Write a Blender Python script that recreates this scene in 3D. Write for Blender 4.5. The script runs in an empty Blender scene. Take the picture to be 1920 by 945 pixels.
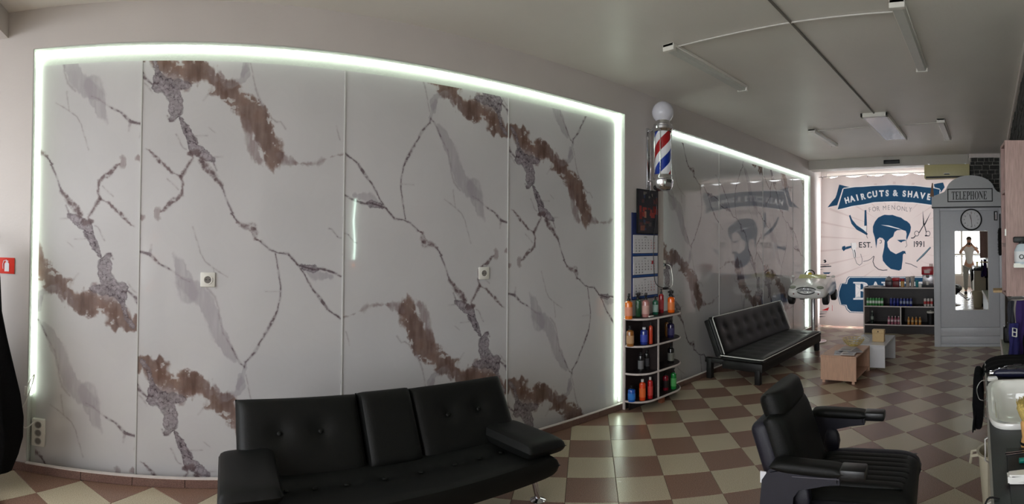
import bpy, bmesh, math, random
import numpy as np
from mathutils import Matrix, Vector, Euler
random.seed(7); rng = np.random.RandomState(7)
SC = bpy.context.scene
COL = SC.collection
PI = math.pi
# ------------------------------------------------------------------ camera (a stitched phone panorama: central cylindrical lens)
FOC, EYE = 946.15, 1.4352
def view_matrix():
    c, s = math.cos(-0.07027), math.sin(-0.07027); Rz = Matrix(((c, -s, 0), (s, c, 0), (0, 0, 1)))
    c, s = math.cos(-0.009925), math.sin(-0.009925); Rx = Matrix(((1, 0, 0), (0, c, -s), (0, s, c)))
    c, s = math.cos(0.01719), math.sin(0.01719); Ry = Matrix(((c, 0, s), (0, 1, 0), (-s, 0, c)))
    return Rx @ Ry @ Rz
RV = view_matrix()
mid = 660.0 / FOC
rt, fw, up = (Vector(RV[i]) for i in range(3))
fwd = fw * math.cos(mid) + rt * math.sin(mid)
rgt = rt * math.cos(mid) - fw * math.sin(mid)
cd = bpy.data.cameras.new('camera'); cam = bpy.data.objects.new('camera', cd); COL.objects.link(cam)
cd.type = 'PANO'; cd.panorama_type = 'CENTRAL_CYLINDRICAL'
cd.central_cylindrical_radius = 1.0
cd.central_cylindrical_range_u_min = -960.0 / FOC; cd.central_cylindrical_range_u_max = 960.0 / FOC
cd.central_cylindrical_range_v_min = (441.0 - 945.0) / FOC; cd.central_cylindrical_range_v_max = 441.0 / FOC
cd.clip_start = 0.02; cd.clip_end = 200
m = Matrix((rgt, up, -fwd)).transposed().to_4x4(); m.translation = Vector((0, 0, EYE)); cam.matrix_world = m
SC.camera = cam
# ------------------------------------------------------------------ world, daylight, exposure
w = bpy.data.worlds.new('daylight'); SC.world = w; w.use_nodes = True
bg = w.node_tree.nodes['Background']; bg.inputs[0].default_value = (0.94, 0.965, 1.0, 1); bg.inputs[1].default_value = 7.5
SC.view_settings.view_transform = 'Standard'; SC.view_settings.look = 'None'
SC.view_settings.gamma = 1.0; SC.view_settings.use_curve_mapping = False
SC.view_settings.exposure = 0.36
try:
    SC.cycles.use_denoising = True
    SC.cycles.max_bounces = 10; SC.cycles.diffuse_bounces = 6; SC.cycles.glossy_bounces = 5; SC.cycles.transparent_max_bounces = 12
    SC.cycles.sample_clamp_indirect = 6.0
except Exception: pass
def portal(name, loc, rot, sx, sy):
    l = bpy.data.lights.new(name, 'AREA'); l.shape = 'RECTANGLE'; l.size = sx; l.size_y = sy
    try: l.cycles.is_portal = True
    except Exception: return
    o = bpy.data.objects.new(name, l); COL.objects.link(o); o.location = loc; o.rotation_euler = rot
portal('daylight_portal', (-2.86, 0.85, 1.5), (0, -PI / 2, 0), 2.2, 3.6)
portal('daylight_portal.001', (8.75, 1.5, 1.45), (0, PI / 2, 0), 2.5, 2.7)
LED = (0.86, 1.0, 0.84); LED_FRONT, LED_BACK = 9.5, 11.0
# ------------------------------------------------------------------ helpers
def lin(c): return tuple(((v / 255 / 12.92) if v / 255 <= .04045 else ((v / 255 + .055) / 1.055) ** 2.4) for v in c) + (1.0,)
MATS = {}
def mat(name, rgb, rough=.5, metal=0, spec=.5, var=.06, vs=30, bump=0, bs=200, coat=0, trans=0, emit=None, es=0, ior=1.45, stretch=None, alpha=1):
    if name in MATS: return MATS[name]
    M = bpy.data.materials.new(name); M.use_nodes = True; nt = M.node_tree; b = nt.nodes['Principled BSDF']
    c = lin(rgb)
    tc = nt.nodes.new('ShaderNodeTexCoord'); src = tc.outputs['Object']
    if stretch:
        mp = nt.nodes.new('ShaderNodeMapping'); mp.inputs['Scale'].default_value = stretch; nt.links.new(src, mp.inputs[0]); src = mp.outputs[0]
    n = nt.nodes.new('ShaderNodeTexNoise'); n.inputs['Scale'].default_value = vs; n.inputs['Detail'].default_value = 4; nt.links.new(src, n.inputs['Vector'])
    r = nt.nodes.new('ShaderNodeValToRGB'); r.color_ramp.elements[0].position = .3; r.color_ramp.elements[1].position = .7
    r.color_ramp.elements[0].color = tuple(v * (1 - var) for v in c[:3]) + (1,); r.color_ramp.elements[1].color = tuple(min(1, v * (1 + var)) for v in c[:3]) + (1,)
    nt.links.new(n.outputs['Fac'], r.inputs[0]); nt.links.new(r.outputs[0], b.inputs['Base Color'])
    b.inputs['Roughness'].default_value = rough; b.inputs['Metallic'].default_value = metal
    b.inputs['Specular IOR Level'].default_value = spec; b.inputs['IOR'].default_value = ior
    b.inputs['Coat Weight'].default_value = coat; b.inputs['Coat Roughness'].default_value = .04
    b.inputs['Transmission Weight'].default_value = trans
    if emit: b.inputs['Emission Color'].default_value = tuple(emit) + (1,); b.inputs['Emission Strength'].default_value = es
    if bump:
        n2 = nt.nodes.new('ShaderNodeTexNoise'); n2.inputs['Scale'].default_value = bs; n2.inputs['Detail'].default_value = 3; nt.links.new(src, n2.inputs['Vector'])
        bp = nt.nodes.new('ShaderNodeBump'); bp.inputs['Strength'].default_value = bump; bp.inputs['Distance'].default_value = .004
        nt.links.new(n2.outputs['Fac'], bp.inputs['Height']); nt.links.new(bp.outputs[0], b.inputs['Normal'])
    MATS[name] = M; return M
def speckle(name, a, b2, rough=.3, sc=260):
    M = bpy.data.materials.new(name); M.use_nodes = True; nt = M.node_tree; b = nt.nodes['Principled BSDF']
    tc = nt.nodes.new('ShaderNodeTexCoord'); g = nt.nodes.new('ShaderNodeNewGeometry')
    n = nt.nodes.new('ShaderNodeTexNoise'); n.inputs['Scale'].default_value = sc; n.inputs['Detail'].default_value = 2; nt.links.new(g.outputs['Position'], n.inputs['Vector'])
    n3 = nt.nodes.new('ShaderNodeTexNoise'); n3.inputs['Scale'].default_value = 5; nt.links.new(g.outputs['Position'], n3.inputs['Vector'])
    r = nt.nodes.new('ShaderNodeValToRGB'); r.color_ramp.elements[0].position = .36; r.color_ramp.elements[1].position = .62
    r.color_ramp.elements[0].color = lin(a); r.color_ramp.elements[1].color = lin(b2)
    nt.links.new(n.outputs['Fac'], r.inputs[0]); nt.links.new(r.outputs[0], b.inputs['Base Color'])
    mr = nt.nodes.new('ShaderNodeMapRange'); mr.inputs['To Min'].default_value = rough - .02; mr.inputs['To Max'].default_value = rough + .05
    nt.links.new(n3.outputs['Fac'], mr.inputs['Value']); nt.links.new(mr.outputs[0], b.inputs['Roughness'])
    MATS[name] = M; return M
def finish(bm, name, mt, parent=None, smooth=True, ang=40):
    me = bpy.data.meshes.new(name)
    bmesh.ops.recalc_face_normals(bm, faces=bm.faces)
    if smooth:
        for f in bm.faces: f.smooth = True
        la = math.radians(ang)
        for e in bm.edges:
            if len(e.link_faces) == 2 and e.calc_face_angle(0) > la: e.smooth = False
    bm.to_mesh(me); bm.free()
    for k in (mt if isinstance(mt, (list, tuple)) else [mt]): me.materials.append(k)
    o = bpy.data.objects.new(name, me); COL.objects.link(o)
    if parent: o.parent = parent
    return o
class MB:
    def __init__(s): s.bm = bmesh.new(); s.mi = 0
    def _m(s, vs, M):
        if M is not None: bmesh.ops.transform(s.bm, matrix=M, verts=vs)
        if s.mi:
            for f in {f for v in vs for f in v.link_faces}: f.material_index = s.mi
    def box(s, lo, hi, bev=0, seg=2, M=None):
        r = bmesh.ops.create_cube(s.bm, size=1)['verts']
        c = [(a + b) / 2 for a, b in zip(lo, hi)]; d = [abs(b - a) for a, b in zip(lo, hi)]
        bmesh.ops.transform(s.bm, matrix=Matrix.Translation(c) @ Matrix.Diagonal(d + [1]), verts=r)
        if bev:
            es = list({e for v in r for e in v.link_edges})
            q = bmesh.ops.bevel(s.bm, geom=es, offset=min(bev, min(d) * .49), segments=seg, affect='EDGES', profile=.5)
            r = list({v for f in q['faces'] for v in f.verts} | {v for v in r if v.is_valid})
        s._m(r, M); return s
    def tube(s, pts, rad, seg=10, cap=True, M=None):
        pts = [Vector(p) for p in pts]; n = len(pts)
        rad = rad if isinstance(rad, (list, tuple)) else [rad] * n
        t0 = (pts[1] - pts[0]).normalized(); u = t0.orthogonal().normalized(); rings = []
        for i, p in enumerate(pts):
            t = (pts[min(i + 1, n - 1)] - pts[max(i - 1, 0)]).normalized()
            u = (u - t * u.dot(t)); u = u.normalized() if u.length > 1e-6 else t.orthogonal().normalized(); v = t.cross(u)
            rings.append([s.bm.verts.new(p + (u * math.cos(2 * PI * k / seg) + v * math.sin(2 * PI * k / seg)) * rad[i]) for k in range(seg)])
        for a, b in zip(rings, rings[1:]):
            for k in range(seg): s.bm.faces.new((a[k], a[(k + 1) % seg], b[(k + 1) % seg], b[k]))
        if cap: s.bm.faces.new(rings[0][::-1]); s.bm.faces.new(rings[-1])
        s._m([v for r in rings for v in r], M); return s
    def lathe(s, prof, seg=20, at=(0, 0, 0), M=None, mis=None):
        rings = []; allv = []
        for r, z in prof:
            if r < 1e-6: rr = [s.bm.verts.new((at[0], at[1], at[2] + z))]
            else: rr = [s.bm.verts.new((at[0] + r * math.cos(2 * PI * k / seg), at[1] + r * math.sin(2 * PI * k / seg), at[2] + z)) for k in range(seg)]
            rings.append(rr); allv += rr
        for j, (a, b) in enumerate(zip(rings, rings[1:])):
            for k in range(seg):
                k2 = (k + 1) % seg
                vs = [a[k % len(a)], a[k2 % len(a)], b[k2 % len(b)], b[k % len(b)]]; q = []
                for v in vs:
                    if v not in q: q.append(v)
                if len(q) > 2:
                    f = s.bm.faces.new(q)
                    if mis: f.material_index = mis[j]
        if M is not None: bmesh.ops.transform(s.bm, matrix=M, verts=allv)
        return s
    def ball(s, c, r, seg=20, M=None):
        r = r if isinstance(r, (list, tuple)) else (r, r, r)
        q = bmesh.ops.create_uvsphere(s.bm, u_segments=seg, v_segments=max(6, seg // 2), radius=1)['verts']
        bmesh.ops.transform(s.bm, matrix=Matrix.Translation(c) @ Matrix.Diagonal(list(r) + [1]), verts=q); s._m(q, M); return s
    def prism(s, poly, axis, a, b, bev=0, M=None):
        """2D polygon extruded along an axis from a to b"""
        def P(p, t): return {'x': (t, p[0], p[1]), 'y': (p[0], t, p[1]), 'z': (p[0], p[1], t)}[axis]
        A = [s.bm.verts.new(P(p, a)) for p in poly]; B = [s.bm.verts.new(P(p, b)) for p in poly]; n = len(poly)
        f1 = s.bm.faces.new(A); f2 = s.bm.faces.new(B[::-1])
        for i in range(n): s.bm.faces.new((A[i], B[i], B[(i + 1) % n], A[(i + 1) % n]))
        vs = A + B
        if bev:
            es = list(f1.edges) + list(f2.edges)
            q = bmesh.ops.bevel(s.bm, geom=es, offset=bev, segments=2, affect='EDGES')
            vs = list({v for f in q['faces'] for v in f.verts} | {v for v in vs if v.is_valid})
        s._m(vs, M); return s
    def puff(s, c, size, nx=16, ny=16, p=8, dim=(), amp=.012, M=None, q=2.0):
        """upholstered block with rounded rims and tufted dimples; dim = [(u, v)] in -1..1"""
        sx, sy, sz = [v / 2 for v in size]; top = {}; bot = {}; vs = []
        def S(i, n):
            t = -1 + 2 * i / n; return .55 * math.sin(PI / 2 * t) + .45 * (t if abs(t) < 1 else t)
        for i in range(nx + 1):
            for j in range(ny + 1):
                u, v = S(i, nx), S(j, ny)
                h = (max(0, (1 - abs(u) ** p)) * max(0, (1 - abs(v) ** p))) ** (1 / q)
                d = sum(math.exp(-(((u - a) * sx) ** 2 + ((v - b) * sy) ** 2) / (2 * .035 ** 2)) for a, b in dim) * amp
                edge = i in (0, nx) or j in (0, ny)
                t = s.bm.verts.new((c[0] + u * sx, c[1] + v * sy, c[2] + (sz * h - d if not edge else 0))); vs.append(t); top[i, j] = t
                if edge: bot[i, j] = t
                else: bot[i, j] = s.bm.verts.new((c[0] + u * sx, c[1] + v * sy, c[2] - sz * h)); vs.append(bot[i, j])
        for i in range(nx):
            for j in range(ny):
                s.bm.faces.new((top[i, j], top[i + 1, j], top[i + 1, j + 1], top[i, j + 1]))
                s.bm.faces.new((bot[i, j], bot[i, j + 1], bot[i + 1, j + 1], bot[i + 1, j]))
        s._m(vs, M); return s
    def build(s, name, mt, parent=None, smooth=True, ang=40): return finish(s.bm, name, mt, parent, smooth, ang)
def tag(o, label=None, cat=None, group=None, kind=None):
    if label: o['label'] = label
    if cat: o['category'] = cat
    if group: o['group'] = group
    if kind: o['kind'] = kind
    return o
def thing(name, label, cat, loc=(0, 0, 0), rz=0, group=None):
    o = bpy.data.objects.new(name, None); COL.objects.link(o); o.empty_display_size = .1
    o.location = loc; o.rotation_euler = (0, 0, rz); return tag(o, label, cat, group)
def copy_tree(o, parent=None):
    c = o.copy(); COL.objects.link(c); c.parent = parent
    for ch in list(o.children): copy_tree(ch, c)
    return c
def rotX(a): return Matrix.Rotation(a, 4, 'X')
def rotY(a): return Matrix.Rotation(a, 4, 'Y')
def rotZ(a): return Matrix.Rotation(a, 4, 'Z')
def T(*v): return Matrix.Translation(v)
def text_tris(ch, bold=0.0, font=None):
    cu = bpy.data.curves.new('glyph', 'FONT'); cu.body = ch; cu.size = 1; cu.offset = bold; cu.align_x = 'LEFT'; cu.resolution_u = 4
    ob = bpy.data.objects.new('glyph', cu); COL.objects.link(ob)
    me = ob.to_mesh(); me.calc_loop_triangles()
    V = np.array([v.co[:2] for v in me.vertices]).reshape(-1, 2); F = [tuple(t.vertices) for t in me.loop_triangles]
    ob.to_mesh_clear(); bpy.data.objects.remove(ob); bpy.data.curves.remove(cu)
    return V, F
def fancy(s, base):   # bold serif letters from the mathematical block of the bundled font
    return ''.join(chr(base + ord(c) - 65) if 'A' <= c <= 'Z' else c for c in s)
def text_obj(name, s, mt, parent, M, h, bold=0.0, squeeze=1.0, depth=.0015):
    """flat raised lettering as one mesh, lower-left at M's origin, letter height h, in M's XY plane"""
    V, F = text_tris(s, bold)
    if not len(V): return None
    hh = V[:, 1].max() - min(0, V[:, 1].min()); k = h / hh
    bm = bmesh.new(); vs = [bm.verts.new(M @ Vector((x * k * squeeze, y * k, depth))) for x, y in V]
    for f in F:
        try: bm.faces.new([vs[i] for i in f])
        except Exception: pass
    o = finish(bm, name, mt, parent, False); return o
# ------------------------------------------------------------------ numpy prints (flat print computed in the script)
def vnoise(h, w, cy, cx, seed):
    r = np.random.RandomState(seed); L = r.rand(cy, cx).astype(np.float32)
    y = np.arange(h) / h * cy; x = np.arange(w) / w * cx
    yi = y.astype(int); xi = x.astype(int); fy = y - yi; fx = x - xi
    fy = (fy * fy * (3 - 2 * fy))[:, None]; fx = (fx * fx * (3 - 2 * fx))[None, :]
    a = L[np.ix_(yi % cy, xi % cx)]; b = L[np.ix_(yi % cy, (xi + 1) % cx)]; c = L[np.ix_((yi + 1) % cy, xi % cx)]; d = L[np.ix_((yi + 1) % cy, (xi + 1) % cx)]
    return (a * (1 - fx) + b * fx) * (1 - fy) + (c * (1 - fx) + d * fx) * fy
def fbm(h, w, cy, cx, seed, o=4):
    s = 0; t = 0
    for k in range(o): s = s + vnoise(h, w, cy * 2 ** k, cx * 2 ** k, seed + k) / 2 ** k; t += 1 / 2 ** k
    return s / t - .5
def to_image(name, A):
    h, w_ = A.shape[:2]; im = bpy.data.images.new(name, w_, h, alpha=False)
    buf = np.ones((h, w_, 4), np.float32); buf[..., :3] = np.clip(A, 0, 1)
    im.pixels.foreach_set(buf.ravel()); im.update(); im.pack(); return im
MARBLE=[('l',[(0.203,1.359,0.002),(0.245,1.283,0.0307),(0.277,1.192,0.0512),(0.304,1.122,0.0563)]),('l',[(0.271,1.182,0.0307),(0.343,1.143,0.0563),(0.415,1.072,0.0563),(0.463,0.951,0.041),(0.5,0.85,0.041),(0.552,0.769,0.0307),(0.584,0.723,0.0072)]),('l',[(1.002,1.281,0.0154),(1.078,1.239,0.0358),(1.176,1.218,0.0154)]),('l',[(0.651,0.708,0.0041),(0.646,0.647,0.0082),(0.632,0.596,0.0154),(0.607,0.556,0.0102)]),('b',[(0.148,2.494,0.02),(0.205,2.474,0.0466),(0.287,2.454,0.0732)]),('b',[(0.229,2.479,0.0466),(0.27,2.479,0.0666),(0.331,2.47,0.0599),(0.383,2.45,0.0466),(0.414,2.415,0.0266),(0.466,2.381,0.0333)]),('b',[(0.466,2.381,0.0266),(0.517,2.357,0.0466),(0.569,2.333,0.0666),(0.626,2.279,0.0732),(0.685,2.199,0.0865),(0.738,2.118,0.0666),(0.77,2.047,0.0599),(0.792,1.976,0.0599),(0.798,1.914,0.0399),(0.804,1.858,0.0027)]),('s',[(0.655,2.105,0.0146),(0.661,2.053,0.0169),(0.682,1.992,0.0282),(0.714,1.932,0.0259),(0.722,1.893,0.0034)]),('b',[(0.425,2.349,0.02),(0.477,2.324,0.0266),(0.529,2.275,0.0226),(0.581,2.225,0.0173),(0.607,2.185,0.0107)]),('s',[(0.607,2.175,0.0045),(0.623,2.155,0.0135),(0.644,2.125,0.0045)]),('b',[(0.134,0.734,0.0019),(0.141,0.701,0.0224),(0.158,0.678,0.0311),(0.178,0.66,0.0087),(0.202,0.628,0.0037)]),('b',[(-0.023,0.68,0.0559),(0.034,0.697,0.0373),(0.082,0.661,0.0435),(0.131,0.616,0.0559),(0.179,0.589,0.0497)]),('s',[(0.133,0.512,0.0473),(0.199,0.505,0.0578),(0.257,0.487,0.0315),(0.267,0.459,0.0158)]),('l',[(0.623,2.516,0.0123),(0.629,2.454,0.0256),(0.609,2.412,0.0205),(0.527,2.378,0.0154)]),('s',[(0.475,2.448,0.0068),(0.491,2.402,0.0169),(0.507,2.382,0.0169)]),('s',[(0.408,2.477,0.0056),(0.424,2.436,0.0135),(0.44,2.406,0.0113)]),('g',[(0.024,0.706,0.0143),(0.068,0.642,0.0143),(0.084,0.576,0.0162),(0.104,0.51,0.0287),(0.095,0.472,0.0335)]),('g',[(0.098,2.412,0.0358),(0.155,2.371,0.0461),(0.192,2.33,0.041),(0.213,2.279,0.0389),(0.209,2.217,0.044),(0.194,2.181,0.0256),(0.174,2.155,0.0072)]),('g',[(0.155,2.396,0.0205),(0.217,2.381,0.0307),(0.278,2.372,0.0205)]),('g',[(0.241,2.176,0.0102),(0.262,2.115,0.0184),(0.299,2.054,0.0236),(0.325,2.024,0.0205)]),('k',[(0.159,2.186,0.0023),(0.174,2.155,0.0038),(0.2,2.156,0.0023)]),('g',[(0.276,2.115,0.0174),(0.297,2.044,0.0225),(0.329,1.988,0.0358),(0.381,1.953,0.0287),(0.432,1.929,0.0154)]),('d',[(0.299,1.962,0.0154),(0.34,1.963,0.023)]),('f',[(0.317,2.065,0.0041),(0.399,2.071,0.0041)]),('f',[(0.432,1.944,0.0041),(0.493,1.946,0.0041)]),('f',[(0.215,2.074,0.0041),(0.257,1.992,0.0041),(0.278,1.982,0.0041)]),('d',[(0.366,1.922,0.0154),(0.402,1.872,0.0215),(0.433,1.842,0.0177),(0.459,1.807,0.01),(0.491,1.772,0.0092)]),('k',[(0.491,1.772,0.0061),(0.517,1.701,0.0031),(0.565,1.605,0.0046)]),('k',[(0.432,1.929,0.0031),(0.459,1.863,0.0031)]),('k',[(0.555,1.604,0.0046),(0.591,1.554,0.0061)]),('d',[(0.591,1.549,0.0077),(0.638,1.529,0.0138),(0.679,1.53,0.0215),(0.695,1.484,0.0138),(0.701,1.448,0.0092),(0.732,1.439,0.0038)]),('k',[(0.732,1.439,0.0038),(0.79,1.391,0.0035),(0.843,1.368,0.0035),(0.906,1.363,0.0061),(0.965,1.3,0.0054)]),('g',[(0.981,1.291,0.0102),(1.024,1.276,0.0184),(1.066,1.276,0.0256),(1.099,1.271,0.0082)]),('k',[(0.97,1.296,0.0031),(1.056,1.271,0.0061),(1.12,1.273,0.0054),(1.186,1.25,0.0069),(1.242,1.226,0.0046)]),('k',[(0.965,1.3,0.0038),(1.013,1.234,0.0035),(1.057,1.156,0.0038),(1.09,1.114,0.0069),(1.123,1.071,0.01),(1.156,1.024,0.0077),(1.19,0.997,0.0023),(1.228,0.976,0.0069),(1.243,0.961,0.0031)]),('k',[(0.827,1.363,0.0031),(0.844,1.28,0.0027),(0.861,1.167,0.0035),(0.857,1.095,0.0038),(0.843,1.013,0.0035),(0.812,0.951,0.0084),(0.787,0.91,0.0069),(0.746,0.839,0.0046),(0.706,0.768,0.0077),(0.651,0.708,0.0031),(0.646,0.672,0.0023)]),('f',[(0.768,1.134,0.0026),(0.856,1.132,0.0026)]),('k',[(-0.014,1.368,0.0069),(0.019,1.362,0.0054),(0.065,1.349,0.01),(0.123,1.293,0.0061),(0.185,1.262,0.0046)]),('f',[(0.075,1.407,0.0051),(0.07,1.351,0.0102)]),('f',[(0.185,1.262,0.0051),(0.267,1.207,0.0036),(0.308,1.188,0.0036)]),('f',[(0.414,1.154,0.0041),(0.466,1.104,0.0041),(0.487,1.033,0.0041),(0.493,0.962,0.0041),(0.515,0.881,0.0041),(0.567,0.799,0.0046)]),('k',[(0.567,0.799,0.0023),(0.594,0.744,0.0046),(0.615,0.708,0.0031),(0.646,0.679,0.0031)]),('f',[(0.321,1.519,0.0031),(0.359,1.407,0.0036),(0.375,1.357,0.0036),(0.401,1.311,0.0041),(0.453,1.271,0.0036),(0.535,1.221,0.0026)]),('f',[(0.453,1.266,0.0031),(0.47,1.154,0.0026)]),('d',[(0.305,1.962,0.0131),(0.321,1.932,0.0077),(0.276,1.87,0.0084),(0.246,1.824,0.0115)]),('d',[(0.034,1.986,0.0023),(0.06,1.968,0.0069),(0.117,1.909,0.01),(0.174,1.859,0.0084),(0.216,1.833,0.0054),(0.247,1.821,0.0092)]),('d',[(0.246,1.824,0.0084),(0.26,1.768,0.0054),(0.254,1.706,0.0077),(0.198,1.67,0.0169),(0.168,1.639,0.01),(0.128,1.602,0.0061)]),('f',[(0.165,1.807,0.0031),(0.233,1.742,0.0041)]),('s',[(-0.016,1.575,0.0282),(0.01,1.565,0.0192)]),('s',[(0.107,1.607,0.0169),(0.118,1.567,0.009)]),('f',[(-0.013,1.39,0.0041),(0.007,1.442,0.0041)]),('k',[(-0.007,2.522,0.0046),(-0.003,2.465,0.0061),(0.016,2.418,0.0077),(0.063,2.379,0.0046),(0.099,2.383,0.0038)]),('f',[(0.001,2.398,0.0041),(0.042,2.366,0.0041),(0.064,2.325,0.0041)]),('s',[(0.834,1.967,0.0113),(0.866,1.943,0.0192),(0.908,1.924,0.018),(0.94,1.915,0.009)]),('s',[(0.94,1.915,0.0068),(1.025,1.922,0.0051),(1.079,1.932,0.0079),(1.111,1.947,0.0135),(1.144,1.956,0.0056),(1.259,1.993,0.0051)]),('f',[(0.659,2.517,0.0031),(0.682,2.395,0.0041),(0.714,2.303,0.0072),(0.746,2.243,0.0072)]),('f',[(0.768,2.203,0.0051),(0.82,2.169,0.0051),(0.847,2.17,0.0051),(0.879,2.131,0.0041)]),('f',[(1.201,2.167,0.0026),(1.225,2.084,0.0041)]),('f',[(0.409,2.118,0.0026),(0.445,2.09,0.0026)]),('f',[(0.375,2.286,0.0041),(0.405,2.323,0.0051)]),('k',[(1.161,1.524,0.0015),(1.177,1.519,0.0019),(1.216,1.472,0.0019),(1.238,1.464,0.0015)])]
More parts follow.
